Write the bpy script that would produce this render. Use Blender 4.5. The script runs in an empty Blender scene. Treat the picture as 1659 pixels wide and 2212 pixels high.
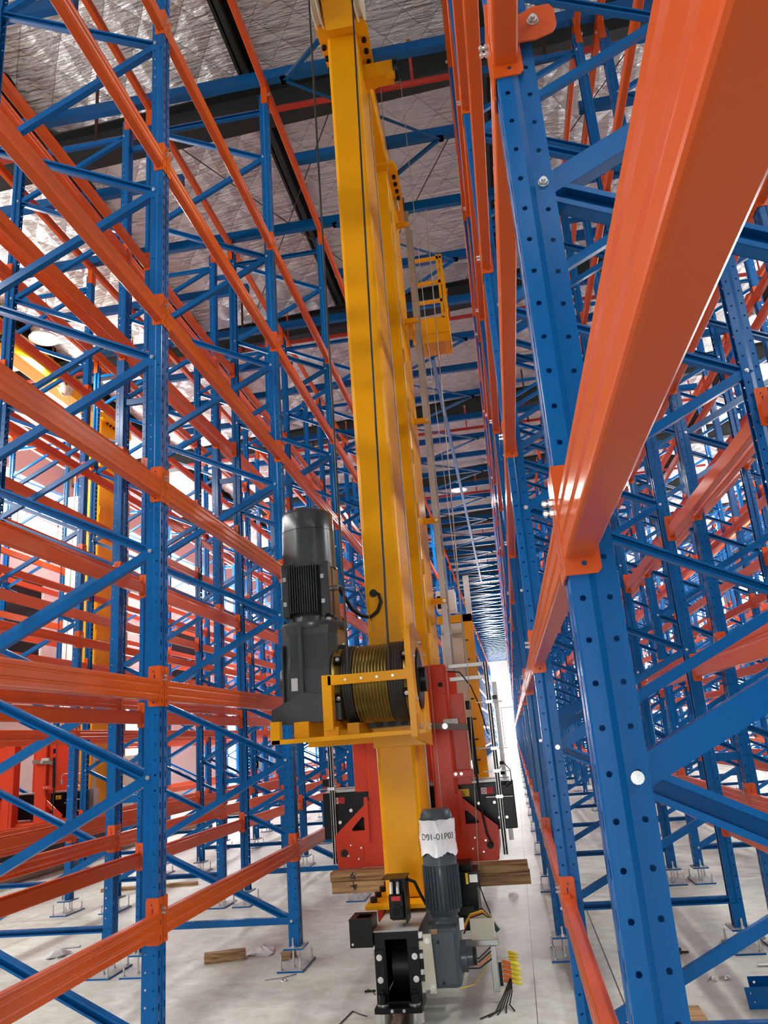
import bpy, math, random
import numpy as np
from mathutils import Vector, Matrix
from mathutils.geometry import tessellate_polygon
random.seed(7)
S = bpy.context.scene
COL = S.collection
PI = math.pi

# ------------------------------------------------------------------ camera
CAM = Vector((0.0, 0.0, 1.61))
FPX, YAW, PIT, ROLL = 1675.2, 0.1384, 0.2858, -0.078
fwd = Vector((-math.sin(YAW) * math.cos(PIT), math.cos(YAW) * math.cos(PIT), math.sin(PIT)))
r0 = Vector((math.cos(YAW), math.sin(YAW), 0)); u0 = r0.cross(fwd)
RT = r0 * math.cos(ROLL) + u0 * math.sin(ROLL)
UP = -r0 * math.sin(ROLL) + u0 * math.cos(ROLL)
cd = bpy.data.cameras.new('camera'); cam = bpy.data.objects.new('camera', cd); COL.objects.link(cam)
cam.matrix_world = Matrix(((RT.x, UP.x, -fwd.x, CAM.x), (RT.y, UP.y, -fwd.y, CAM.y), (RT.z, UP.z, -fwd.z, CAM.z), (0, 0, 0, 1)))
cd.sensor_fit = 'VERTICAL'; cd.sensor_height = 24.0; cd.lens = 24.0 * FPX / 2212.0
cd.clip_start = 0.05; cd.clip_end = 400
S.camera = cam

# ------------------------------------------------------------------ world, light, exposure
w = bpy.data.worlds.new('world'); S.world = w; w.use_nodes = True
bg = w.node_tree.nodes['Background']; bg.inputs[0].default_value = (0.93, 0.97, 1.0, 1); bg.inputs[1].default_value = 9.0
S.view_settings.view_transform = 'Standard'; S.view_settings.look = 'None'
S.view_settings.gamma = 1; S.view_settings.use_curve_mapping = False
S.view_settings.exposure = 0.85
S.cycles.use_denoising = True
S.cycles.max_bounces = 7; S.cycles.diffuse_bounces = 4; S.cycles.glossy_bounces = 3
S.cycles.sample_clamp_indirect = 6

def area(name, loc, rot, sx, sy, power, col=(1, 0.98, 0.95)):
    l = bpy.data.lights.new(name, 'AREA'); l.shape = 'RECTANGLE'; l.size = sx; l.size_y = sy
    l.energy = power; l.color = col
    o = bpy.data.objects.new(name, l); o.location = loc; o.rotation_euler = rot; COL.objects.link(o); return o
for i, (x, y) in enumerate(((-.81, 10.5), (-.81, 10.5), (-.81, 22.7), (-7.28, 11.1), (-7.3, 22.7), (-7.3, -1), (5.6, -2), (5.6, 6.5), (5.6, 14.5), (5.6, 22), (5.6, 30))):
    if i > 1: area('high_bay_and_fill_light', (x, y, 8.3), (0, 0, 0), .4, .4, 170, (1, .97, .92))  # lights of the lamps, plus added unseen fills where no fixture hangs
# added unseen fill light behind the camera, and daylight of the left ribbon windows
area('fill_behind_camera', (-.8, -8.7, 1.6), (math.radians(90), 0, 0), 2.2, 2.8, 30)
area('daylight_left_windows', (-10.6, 25, 7.5), (0, math.radians(-62), 0), 1.6, 60, 3200)
area('daylight_right_windows', (12.3, 45, 7.6), (0, math.radians(86), 0), 1.4, 76, 2000)
area('daylight_far_doors', (-1, 86, 4.0), (math.radians(-90), 0, 0), 18, 7, 9000)

# ------------------------------------------------------------------ materials
def mat(name, col, rough=0.5, metal=0.0, coat=0.0, spec=0.3, var=0.0, vscale=6.0, bump=0.0, bscale=40.0, emit=None, estr=0):
    m = bpy.data.materials.new(name); m.use_nodes = True; nt = m.node_tree
    b = nt.nodes['Principled BSDF']
    b.inputs['Base Color'].default_value = (*col, 1); b.inputs['Roughness'].default_value = rough
    b.inputs['Metallic'].default_value = metal; b.inputs['Coat Weight'].default_value = coat
    b.inputs['Coat Roughness'].default_value = 0.15
    if metal == 0: b.inputs['Specular IOR Level'].default_value = spec
    if emit:
        b.inputs['Emission Color'].default_value = (*emit, 1); b.inputs['Emission Strength'].default_value = estr
    if var > 0 or bump > 0:
        tc = nt.nodes.new('ShaderNodeTexCoord')
        n = nt.nodes.new('ShaderNodeTexNoise'); n.inputs['Scale'].default_value = vscale; n.inputs['Detail'].default_value = 3
        nt.links.new(tc.outputs['Object'], n.inputs['Vector'])
        if var > 0:
            mx = nt.nodes.new('ShaderNodeMix'); mx.data_type = 'RGBA'
            mx.inputs[6].default_value = (*[c * (1 - var) for c in col], 1)
            mx.inputs[7].default_value = (*[min(1, c * (1 + var)) for c in col], 1)
            nt.links.new(n.outputs[0], mx.inputs[0]); nt.links.new(mx.outputs[2], b.inputs['Base Color'])
        if bump > 0:
            n2 = nt.nodes.new('ShaderNodeTexNoise'); n2.inputs['Scale'].default_value = bscale
            nt.links.new(tc.outputs['Object'], n2.inputs['Vector'])
            bp = nt.nodes.new('ShaderNodeBump'); bp.inputs['Strength'].default_value = bump; bp.inputs['Distance'].default_value = 0.01
            nt.links.new(n2.outputs[0], bp.inputs['Height']); nt.links.new(bp.outputs[0], b.inputs['Normal'])
    return m
BLUE = mat('blue_powder_coat', (0.002, 0.100, 0.32), 0.24, spec=0.18, coat=0.12, bump=0.03, bscale=60)
ORANGE = mat('orange_powder_coat', (0.60, 0.088, 0.012), 0.25, spec=0.28, bump=0.02, bscale=30)
YELLOW = mat('yellow_paint', (0.76, 0.33, 0.004), 0.26, spec=0.15, var=0.05, vscale=2, bump=0.04, bscale=25)
RED = mat('red_paint', (0.52, 0.045, 0.018), 0.3, spec=0.15, bump=0.05, bscale=60)
PIPERED = mat('red_pipe_paint', (0.50, 0.045, 0.03), 0.45)
RUST = mat('worn_rail_steel', (0.30, 0.23, 0.17), 0.5, metal=0.4, var=0.3, vscale=20)
ZINC = mat('zinc', (0.62, 0.62, 0.60), 0.32, metal=0.9)
GALV = mat('dusty_galvanised', (0.42, 0.43, 0.42), 0.55, metal=0.35, var=0.2, vscale=30)
ALU = mat('aluminium', (0.42, 0.415, 0.40), 0.42, metal=0.7)
MOTOR = mat('dark_grey_motor_paint', (0.034, 0.041, 0.043), 0.32, coat=0.3, bump=0.05, bscale=40)
MOTORB = mat('blue_grey_motor_paint', (0.055, 0.075, 0.09), 0.4, coat=0.2, bump=0.05, bscale=40)
BLACK = mat('black_steel', (0.006, 0.006, 0.0065), 0.35, spec=0.2)
RUBBER = mat('black_rubber', (0.01, 0.01, 0.01), 0.6)
ROPE = mat('steel_rope', (0.028, 0.026, 0.023), 0.5, metal=0.3, var=0.5, vscale=180)
WIRE = mat('thin_wire', (0.35, 0.33, 0.28), 0.4, metal=0.5)
BRASS = mat('drum_brass', (0.20, 0.145, 0.035), 0.28, metal=0.85, var=0.25, vscale=8)
GOLD = mat('brass_head', (0.6, 0.4, 0.12), 0.3, metal=0.9)
NYLON = mat('cream_nylon', (0.62, 0.55, 0.40), 0.5)
BEIGE = mat('beige_cabinet', (0.56, 0.52, 0.45), 0.45)
WHITE = mat('white_plastic', (0.8, 0.8, 0.78), 0.4)
PLATE = mat('cream_plate', (0.55, 0.53, 0.42), 0.45)
INK = mat('ink', (0.02, 0.02, 0.025), 0.6)
STRED = mat('sticker_red', (0.6, 0.03, 0.03), 0.5)
STYEL = mat('sticker_yellow', (0.75, 0.55, 0.03), 0.5)
PLUGO = mat('orange_plug', (0.75, 0.16, 0.02), 0.45)
PLUGY = mat('yellow_plug', (0.85, 0.70, 0.04), 0.45)
STEELDK = mat('dark_structural_steel', (0.022, 0.027, 0.025), 0.5)
LEVER = mat('brown_grey_lever', (0.14, 0.115, 0.10), 0.5)
BROWN = mat('brown_hanger', (0.05, 0.018, 0.014), 0.5)
DARKGL = mat('dark_glass', (0.008, 0.009, 0.010), 0.5, spec=0.1)
WALLD = mat('grey_wall_panel', (0.22, 0.22, 0.23), 0.7)
WALLM = mat('pale_pink_wall_panel', (0.55, 0.52, 0.51), 0.6, var=0.04, vscale=0.6)
LAMPW = mat('lamp_reflector', (0.85, 0.85, 0.83), 0.4, emit=(1, 0.97, 0.9), estr=1.5)
PAPER = mat('wrinkled_white_paper', (0.78, 0.78, 0.80), 0.35, coat=0.6, bump=0.5, bscale=35)
CLEAR = mat('crumpled_clear_film', (0.75, 0.76, 0.76), 0.15, coat=0.5, bump=0.8, bscale=30)

def wood_mat():
    m = bpy.data.materials.new('timber'); m.use_nodes = True; nt = m.node_tree; b = nt.nodes['Principled BSDF']
    tc = nt.nodes.new('ShaderNodeTexCoord'); mp = nt.nodes.new('ShaderNodeMapping'); mp.inputs['Scale'].default_value = (1.2, 14, 26)
    n = nt.nodes.new('ShaderNodeTexNoise'); n.inputs['Scale'].default_value = 2.2; n.inputs['Detail'].default_value = 6
    rp = nt.nodes.new('ShaderNodeValToRGB'); rp.color_ramp.elements[0].color = (0.16, 0.075, 0.03, 1); rp.color_ramp.elements[1].color = (0.50, 0.32, 0.15, 1)
    rp.color_ramp.elements[0].position = 0.3; rp.color_ramp.elements[1].position = 0.7
    nt.links.new(tc.outputs['Object'], mp.inputs[0]); nt.links.new(mp.outputs[0], n.inputs['Vector'])
    nt.links.new(n.outputs[0], rp.inputs[0]); nt.links.new(rp.outputs[0], b.inputs['Base Color']); b.inputs['Roughness'].default_value = 0.75
    return m
WOOD = wood_mat()

def floor_mat():
    m = bpy.data.materials.new('dusty_concrete'); m.use_nodes = True; nt = m.node_tree; N = nt.nodes; L = nt.links
    b = N['Principled BSDF']; g = N.new('ShaderNodeNewGeometry')
    n1 = N.new('ShaderNodeTexNoise'); n1.inputs['Scale'].default_value = 0.7; n1.inputs['Detail'].default_value = 8; n1.inputs['Roughness'].default_value = 0.65
    n2 = N.new('ShaderNodeTexNoise'); n2.inputs['Scale'].default_value = 9; n2.inputs['Detail'].default_value = 8; n2.inputs['Roughness'].default_value = 0.7
    L.new(g.outputs['Position'], n1.inputs['Vector']); L.new(g.outputs['Position'], n2.inputs['Vector'])
    rp = N.new('ShaderNodeValToRGB'); rp.color_ramp.elements[0].position = 0.32; rp.color_ramp.elements[1].position = 0.68
    rp.color_ramp.elements[0].color = (0.46, 0.48, 0.43, 1); rp.color_ramp.elements[1].color = (0.68, 0.73, 0.68, 1)
    L.new(n1.outputs[0], rp.inputs[0])
    rp2 = N.new('ShaderNodeValToRGB'); rp2.color_ramp.elements[0].position = 0.35; rp2.color_ramp.elements[1].position = 0.6
    rp2.color_ramp.elements[0].color = (0.78, 0.75, 0.71, 1); rp2.color_ramp.elements[1].color = (1, 1, 1, 1)
    L.new(n2.outputs[0], rp2.inputs[0])
    mx = N.new('ShaderNodeMix'); mx.data_type = 'RGBA'; mx.blend_type = 'MULTIPLY'; mx.inputs[0].default_value = 1
    L.new(rp.outputs[0], mx.inputs[6]); L.new(rp2.outputs[0], mx.inputs[7])
    # saw-cut joints
    sp = N.new('ShaderNodeSeparateXYZ'); L.new(g.outputs['Position'], sp.inputs[0])
    def joint(out, off, period, half):
        a = N.new('ShaderNodeMath'); a.operation = 'ADD'; a.inputs[1].default_value = 1000 * period - off + period / 2; L.new(out, a.inputs[0])
        c = N.new('ShaderNodeMath'); c.operation = 'MODULO'; c.inputs[1].default_value = period; L.new(a.outputs[0], c.inputs[0])
        d = N.new('ShaderNodeMath'); d.operation = 'SUBTRACT'; d.inputs[1].default_value = period / 2; L.new(c.outputs[0], d.inputs[0])
        e = N.new('ShaderNodeMath'); e.operation = 'ABSOLUTE'; L.new(d.outputs[0], e.inputs[0])
        f = N.new('ShaderNodeMath'); f.operation = 'LESS_THAN'; f.inputs[1].default_value = half; L.new(e.outputs[0], f.inputs[0]); return f
    j1 = joint(sp.outputs[0], -0.06, 6.0, 0.0025); j2 = joint(sp.outputs[0], 0.46, 6.0, 0.004); j3 = joint(sp.outputs[1], 8.7, 6.0, 0.0025)
    s1 = N.new('ShaderNodeMath'); s1.operation = 'MAXIMUM'; L.new(j1.outputs[0], s1.inputs[0]); L.new(j2.outputs[0], s1.inputs[1])
    s2 = N.new('ShaderNodeMath'); s2.operation = 'MAXIMUM'; L.new(s1.outputs[0], s2.inputs[0]); L.new(j3.outputs[0], s2.inputs[1])
    mj = N.new('ShaderNodeMix'); mj.data_type = 'RGBA'; mj.inputs[7].default_value = (0.06, 0.05, 0.045, 1)
    L.new(s2.outputs[0], mj.inputs[0]); L.new(mx.outputs[2], mj.inputs[6]); L.new(mj.outputs[2], b.inputs['Base Color'])
    b.inputs['Roughness'].default_value = 0.42; b.inputs['Specular IOR Level'].default_value = 0.4
    bp = N.new('ShaderNodeBump'); bp.inputs['Strength'].default_value = 0.15; bp.inputs['Distance'].default_value = 0.01
    L.new(n2.outputs[0], bp.inputs['Height']); L.new(bp.outputs[0], b.inputs['Normal'])
    return m
FLOOR = floor_mat()

def foil_mat():
    m = bpy.data.materials.new('quilted_foil_insulation'); m.use_nodes = True; nt = m.node_tree; N = nt.nodes; L = nt.links
    b = N['Principled BSDF']; g = N.new('ShaderNodeNewGeometry'); sp = N.new('ShaderNodeSeparateXYZ'); L.new(g.outputs['Position'], sp.inputs[0])
    nz = N.new('ShaderNodeTexNoise'); nz.inputs['Scale'].default_value = 1.2; L.new(g.outputs['Position'], nz.inputs['Vector'])
    def diag(ax, ay):
        a = N.new('ShaderNodeMath'); a.operation = 'MULTIPLY'; a.inputs[1].default_value = ax; L.new(sp.outputs[0], a.inputs[0])
        c = N.new('ShaderNodeMath'); c.operation = 'MULTIPLY_ADD'; c.inputs[1].default_value = ay; L.new(sp.outputs[1], c.inputs[0]); L.new(a.outputs[0], c.inputs[2])
        c2 = N.new('ShaderNodeMath'); c2.operation = 'MULTIPLY_ADD'; c2.inputs[1].default_value = 0.25; L.new(nz.outputs[0], c2.inputs[0]); L.new(c.outputs[0], c2.inputs[2])
        d = N.new('ShaderNodeMath'); d.operation = 'FRACT'; L.new(c2.outputs[0], d.inputs[0])
        e = N.new('ShaderNodeMath'); e.operation = 'SUBTRACT'; e.inputs[1].default_value = 0.5; L.new(d.outputs[0], e.inputs[0])
        f = N.new('ShaderNodeMath'); f.operation = 'ABSOLUTE'; L.new(e.outputs[0], f.inputs[0]); return f     # 0.5 on a seam
    d1, d2 = diag(2.0, 1.45), diag(2.0, -1.45)
    mx = N.new('ShaderNodeMath'); mx.operation = 'MAXIMUM'; L.new(d1.outputs[0], mx.inputs[0]); L.new(d2.outputs[0], mx.inputs[1])
    seam = N.new('ShaderNodeMapRange'); seam.inputs[1].default_value = 0.485; seam.inputs[2].default_value = 0.5; L.new(mx.outputs[0], seam.inputs[0])
    col = N.new('ShaderNodeMix'); col.data_type = 'RGBA'; col.inputs[6].default_value = (0.82, 0.80, 0.78, 1); col.inputs[7].default_value = (0.22, 0.19, 0.18, 1)
    L.new(seam.outputs[0], col.inputs[0]); L.new(col.outputs[2], b.inputs['Base Color'])
    b.inputs['Metallic'].default_value = 0.75; b.inputs['Roughness'].default_value = 0.3
    mp = N.new('ShaderNodeMapping'); mp.inputs['Scale'].default_value = (1.0, 5.0, 1); L.new(g.outputs['Position'], mp.inputs[0])
    n2 = N.new('ShaderNodeTexNoise'); n2.inputs['Scale'].default_value = 2.2; n2.inputs['Detail'].default_value = 5; n2.inputs['Roughness'].default_value = 0.6; L.new(mp.outputs[0], n2.inputs['Vector'])
    pw = N.new('ShaderNodeMath'); pw.operation = 'MULTIPLY_ADD'; pw.inputs[1].default_value = -0.5; L.new(mx.outputs[0], pw.inputs[0]); L.new(n2.outputs[0], pw.inputs[2])
    bp = N.new('ShaderNodeBump'); bp.inputs['Strength'].default_value = 1.0; bp.inputs['Distance'].default_value = 0.14
    L.new(pw.outputs[0], bp.inputs['Height']); L.new(bp.outputs[0], b.inputs['Normal'])
    return m
FOIL = foil_mat()

# ------------------------------------------------------------------ mesh builder
class MB:
    def __init__(s): s.v = []; s.f = []; s.m = []; s.s = []
    def add(s, vs, fs, m=0, sm=False):
        o = len(s.v); s.v += [tuple(x) for x in vs]; s.f += [tuple(i + o for i in f) for f in fs]
        s.m += [m] * len(fs); s.s += [sm] * len(fs); return s
    def box(s, x0, x1, y0, y1, z0, z1, m=0):
        vs = [(x, y, z) for x in (x0, x1) for y in (y0, y1) for z in (z0, z1)]
        return s.add(vs, [(0, 1, 3, 2), (4, 6, 7, 5), (0, 4, 5, 1), (2, 3, 7, 6), (0, 2, 6, 4), (1, 5, 7, 3)], m)
    def obox(s, c, ax, ay, az, m=0):          # oriented box, half axes
        c = Vector(c); ax, ay, az = Vector(ax), Vector(ay), Vector(az)
        vs = [c + ax * i + ay * j + az * k for i in (-1, 1) for j in (-1, 1) for k in (-1, 1)]
        return s.add(vs, [(0, 1, 3, 2), (4, 6, 7, 5), (0, 4, 5, 1), (2, 3, 7, 6), (0, 2, 6, 4), (1, 5, 7, 3)], m)
    def cyl(s, p0, p1, r, n=12, m=0, r1=None, caps=True, a0=0.0):
        p0, p1 = Vector(p0), Vector(p1); d = (p1 - p0).normalized(); r1 = r if r1 is None else r1
        a = d.orthogonal().normalized() if abs(d.z) < 0.9 else Vector((1, 0, 0)); b = d.cross(a).normalized(); a = b.cross(d)
        ring = lambda p, q: [p + (a * math.cos(a0 + 2 * PI * i / n) + b * math.sin(a0 + 2 * PI * i / n)) * q for i in range(n)]
        A, B = ring(p0, r), ring(p1, r1)
        s.add(A + B, [(i, (i + 1) % n, n + (i + 1) % n, n + i) for i in range(n)], m, n > 6)
        if caps: s.add(A, [tuple(range(n))[::-1]], m); s.add(B, [tuple(range(n))], m)
        return s
    def tube(s, pts, r, n=8, m=0):
        pts = [Vector(p) for p in pts]; rings = []; pa = None
        for i, p in enumerate(pts):
            d = (pts[min(i + 1, len(pts) - 1)] - pts[max(i - 1, 0)]).normalized()
            a = (d.orthogonal() if pa is None else pa - d * pa.dot(d)).normalized(); pa = a; b = d.cross(a)
            rings += [p + (a * math.cos(2 * PI * k / n) + b * math.sin(2 * PI * k / n)) * r for k in range(n)]
        fs = [(i * n + k, i * n + (k + 1) % n, (i + 1) * n + (k + 1) % n, (i + 1) * n + k) for i in range(len(pts) - 1) for k in range(n)]
        s.add(rings, fs, m, True); s.add(rings[:n], [tuple(range(n))], m); s.add(rings[-n:], [tuple(range(n))], m); return s
    def lathe(s, c, axis, prof, n=32, m=0, sm=True):   # prof: (t along the axis, radius); None breaks the smoothing
        if None in prof:
            i = prof.index(None); s.lathe(c, axis, prof[:i], n, m, sm); return s.lathe(c, axis, [prof[i - 1]] + prof[i + 1:], n, m, sm)
        c = Vector(c); d = Vector(axis).normalized(); a = Vector((0, 0, 1)) if abs(d.z) < 0.9 else Vector((1, 0, 0)); b = d.cross(a).normalized(); a = b.cross(d)
        vs = []
        for t, r in prof: vs += [c + d * t + (a * math.cos(2 * PI * k / n) + b * math.sin(2 * PI * k / n)) * r for k in range(n)]
        fs = [(i * n + k, i * n + (k + 1) % n, (i + 1) * n + (k + 1) % n, (i + 1) * n + k) for i in range(len(prof) - 1) for k in range(n)]
        return s.add(vs, fs, m, sm)
    def plate(s, outer, holes, fn, t0, t1, m=0):       # outline with holes in 2D, fn(u, v, t) -> point, thickness t0..t1
        loops = [outer] + holes; flat = [p for l in loops for p in l]
        tris = tessellate_polygon([[Vector((p[0], p[1], 0)) for p in l] for l in loops]); n = len(flat)
        vs = [fn(p[0], p[1], t0) for p in flat] + [fn(p[0], p[1], t1) for p in flat]
        fs = [tuple(t) for t in tris] + [tuple(i + n for i in t)[::-1] for t in tris]; o = 0
        for l in loops:
            k = len(l); fs += [(o + i, o + (i + 1) % k, n + o + (i + 1) % k, n + o + i) for i in range(k)]; o += k
        return s.add(vs, fs, m)
    def cell(s, o, u, v, w, h, cx, cy, a, b, sq=False, m=0):   # rectangular sheet with one hole
        o, u, v = Vector(o), Vector(u), Vector(v)
        out = [(w, cy), (w, h), (cx, h), (0, h), (0, cy), (0, 0), (cx, 0), (w, 0)]; k = 1.0 if sq else 0.7071
        inn = [(a, 0), (a * k, b * k), (0, b), (-a * k, b * k), (-a, 0), (-a * k, -b * k), (0, -b), (a * k, -b * k)]
        P = [o + u * p + v * q for p, q in out] + [o + u * (cx + p) + v * (cy + q) for p, q in inn]
        return s.add(P, [(i, (i + 1) % 8, 8 + (i + 1) % 8, 8 + i) for i in range(8)], m)
    def mesh(s, name, mats):
        me = bpy.data.meshes.new(name); me.from_pydata(s.v, [], s.f)
        for x in (mats if isinstance(mats, (list, tuple)) else [mats]): me.materials.append(x)
        me.polygons.foreach_set('material_index', s.m); me.polygons.foreach_set('use_smooth', s.s); me.update(); return me
    def build(s, name, mats, parent=None, loc=None, bevel=0):
        return put(name, s.mesh(name, mats), parent, loc, bevel)

def put(name, me, parent=None, loc=None, bevel=0, rotz=0):
    o = bpy.data.objects.new(name, me); COL.objects.link(o)
    if parent: o.parent = parent
    if loc: o.location = loc
    if rotz: o.rotation_euler[2] = rotz
    if bevel:
        b = o.modifiers.new('bevel', 'BEVEL'); b.width = bevel; b.segments = 2; b.limit_method = 'ANGLE'
    return o
def tag(o, label, cat, group=None, kind=None):
    o['label'] = label; o['category'] = cat
    if group: o['group'] = group
    o['kind'] = kind or 'thing'
    return o
def thing(name, label, cat, loc=(0, 0, 0), rotz=0, group=None):
    o = bpy.data.objects.new(name, None); COL.objects.link(o); o.location = loc; o.rotation_euler[2] = rotz
    o.empty_display_size = 0.1
    return tag(o, label, cat, group)
def struct(o): o['kind'] = 'structure'; return o
def copy_tree(o, parent=None):
    c = o.copy(); COL.objects.link(c); c.parent = parent
    for ch in o.children: copy_tree(ch, c)
    return c
ONE = ['zeroth', 'first', 'second', 'third', 'fourth', 'fifth', 'sixth', 'seventh', 'eighth', 'ninth', 'tenth', 'eleventh', 'twelfth', 'thirteenth',
       'fourteenth', 'fifteenth', 'sixteenth', 'seventeenth', 'eighteenth', 'nineteenth', 'twentieth']
TENS = {20: ('twenty', 'twentieth'), 30: ('thirty', 'thirtieth'), 40: ('forty', 'fortieth'), 50: ('fifty', 'fiftieth'), 60: ('sixty', 'sixtieth'), 70: ('seventy', 'seventieth')}
def nth(n):
    if n <= 20: return ONE[n]
    t = n // 10 * 10
    return TENS[t][1] if n == t else TENS[t][0] + '-' + ONE[n - t]
def proj(p):
    d = Vector(p) - CAM; z = d.dot(fwd)
    if z < 0.15: return None
    return 829.5 + FPX * d.dot(RT) / z, 1106 - FPX * d.dot(UP) / z, z

# ------------------------------------------------------------------ the hall
HY0, HY1, HX0, HX1 = -9.0, 92.0, -10.9, 12.5
SL = 0.055
def roofz(x): return 9.30 + SL * (x + 0.5)          # underside of the rafters
struct(MB().box(HX0, HX1, HY0 - 6, HY1 + 25, -0.2, 0).build('floor', FLOOR))
m = MB(); zo = 0.66
m.add([(x, y, roofz(x) + zo + t) for t in (0, 0.15) for x in (HX0, HX1) for y in (HY0, HY1)],
      [(0, 1, 3, 2), (4, 6, 7, 5), (0, 4, 5, 1), (2, 3, 7, 6), (0, 2, 6, 4), (1, 5, 7, 3)])
struct(m.build('ceiling', FOIL))
n_tr = 0
for k in range(-1, 17):                               # rafters across the hall
    y = 7.75 + 5.3 * k; m = MB(); tr = []
    for (ya, yb, za, zb) in ((y - .13, y + .13, 0, .02), (y - .008, y + .008, .02, .44), (y - .13, y + .13, .44, .46)):
        m.add([(x, yy, roofz(x) + zz) for x in (HX0, HX1) for yy in (ya, yb) for zz in (za, zb)],
              [(0, 1, 3, 2), (4, 6, 7, 5), (0, 4, 5, 1), (2, 3, 7, 6), (0, 2, 6, 4), (1, 5, 7, 3)])
    n_tr += 1; struct(m.build('trim_%d' % n_tr, STEELDK))
for k in range(-3, 6):                                # purlins along the hall
    x = -2.36 + 2.95 * k; z = roofz(x)
    m = MB().box(x - .035, x + .045, HY0, HY1, z + .46, z + .48).box(x - .035, x - .015, HY0, HY1, z + .46, z + .66).box(x - .12, x + .02, HY0, HY1, z + .62, z + .645)
    n_tr += 1; pu = struct(m.build('trim_%d' % n_tr, STEELDK))
    N = 400; vs = []
    for i in range(N + 1):                            # black strip painting the shade in the torn gap between foil sheets
        y = HY0 + 56 * i / N
        for xx in (x - .03 - .02 * random.random(), x + .11 + .06 * random.random() + .05 * math.sin(i * .9) * random.random()):
            vs.append((xx, y, z + (xx - x) * SL + .652))
    MB().add(vs, [(2 * i, 2 * i + 1, 2 * i + 3, 2 * i + 2) for i in range(N)]).build('foil_gap_shade', BLACK, pu)
# left wall with ribbon windows, doors and dark glazing
def wall_u(u, v, t): return (HX0 - t, u, v)
holes = []; wins = []
for k in range(9): a = 12.6 + 8.4 * k; wins.append((a, a + 6.8, 6.65, 8.35))
darks = [(6.0, 17.2, 3.9, 5.9), (24.6, 28.2, 3.9, 5.9), (34, 38, 3.9, 5.9)]
doors = [(20.0, 24.0, 0.02, 3.4), (29.0, 33.5, 0.02, 3.4), (40, 46, 0.02, 3.4), (52, 60, 0.02, 3.4)]
R4 = lambda a, b, c, d: [(a, c), (b, c), (b, d), (a, d)]
m = MB().plate(R4(HY0, HY1, 0, roofz(HX0) + .6), [R4(*q) for q in wins + darks + doors], wall_u, 0, 0.2)
struct(m.build('wall_left', WALLM))
wi = 0
for q in wins:
    wi += 1; m = MB()
    for j in range(5):
        y = q[0] + (q[1] - q[0]) * j / 4; m.box(HX0 - .1, HX0 - .02, y - .03, y + .03, q[2], q[3])
    m.box(HX0 - .1, HX0 - .02, q[0], q[1], (q[2] + q[3]) / 2 - .02, (q[2] + q[3]) / 2 + .02)
    struct(m.build('window_%d' % wi, WHITE))
for q in darks:
    wi += 1; m = MB().box(HX0 - .12, HX0 - .06, q[0], q[1], q[2], q[3])
    o = struct(m.build('window_%d' % wi, DARKGL)); m = MB(); k = int((q[1] - q[0]) / 1.9)
    for j in range(k + 1): y = q[0] + (q[1] - q[0]) * j / k; m.box(HX0 - .06, HX0 - .01, y - .02, y + .02, q[2], q[3])
    m.build('window_frame', WHITE, o)
di = 0
for q in doors:
    di += 1; m = MB().box(HX0 - .1, HX0 + .04, q[0] - .1, q[0], 0, q[3] + .1).box(HX0 - .1, HX0 + .04, q[1], q[1] + .1, 0, q[3] + .1).box(HX0 - .1, HX0 + .04, q[0], q[1], q[3], q[3] + .1)
    struct(m.build('door_%d' % di, STEELDK))
# far wall with wide bright door openings
hol = [R4(-5.5, -1.7, 0.02, 4.2), R4(-1.2, 2.6, 0.02, 4.2), R4(3.2, 7, 0.02, 4.2), R4(-10, -6, 0.02, 4.2), R4(-10, 12, 7.2, 7.8)]
struct(MB().plate(R4(HX0, HX1, 0, 9.4), hol, lambda u, v, t: (u, HY1 + t, v), 0, 0.2).build('wall_far', WALLM))
for i, q in enumerate(hol):
    a, b, c, d = q[0][0], q[1][0], q[0][1], q[2][1]
    m = MB().box(a, a + .08, HY1, HY1 + .1, c, d).box(b - .08, b, HY1, HY1 + .1, c, d).box(a, b, HY1, HY1 + .1, d - .08, d)
    if i == 4:
        for j in range(1, 11): x = a + (b - a) * j / 11; m.box(x - .04, x + .04, HY1, HY1 + .1, c, d)
        wi += 1; struct(m.build('window_%d' % wi, WHITE))
    else: di += 1; struct(m.build('door_%d' % di, STEELDK))

struct(MB().plate(R4(HX0, HX1, 0, 9.9), [R4(-2.0, .4, .02, 3.0)], lambda u, v, t: (u, HY0 - t, v), 0, 0.2).build('wall_back', WALLD))
hr = [R4(6 + 10 * k, 14 + 10 * k, 6.9, 8.4) for k in range(8)] + [R4(22, 27, .02, 3.6), R4(45, 52, .02, 3.6)]
struct(MB().plate(R4(HY0, HY1, 0, roofz(HX1) + .6), hr, lambda u, v, t: (HX1 + t, u, v), 0, 0.2).build('wall_right', WALLD))

# ------------------------------------------------------------------ pallet racking
Y0, W = 1.468, 2.523
D = 1.35
LEV = [0.85 + 1.125 * i for i in range(6)]
ZT = 8.36                                             # top of the posts
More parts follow.
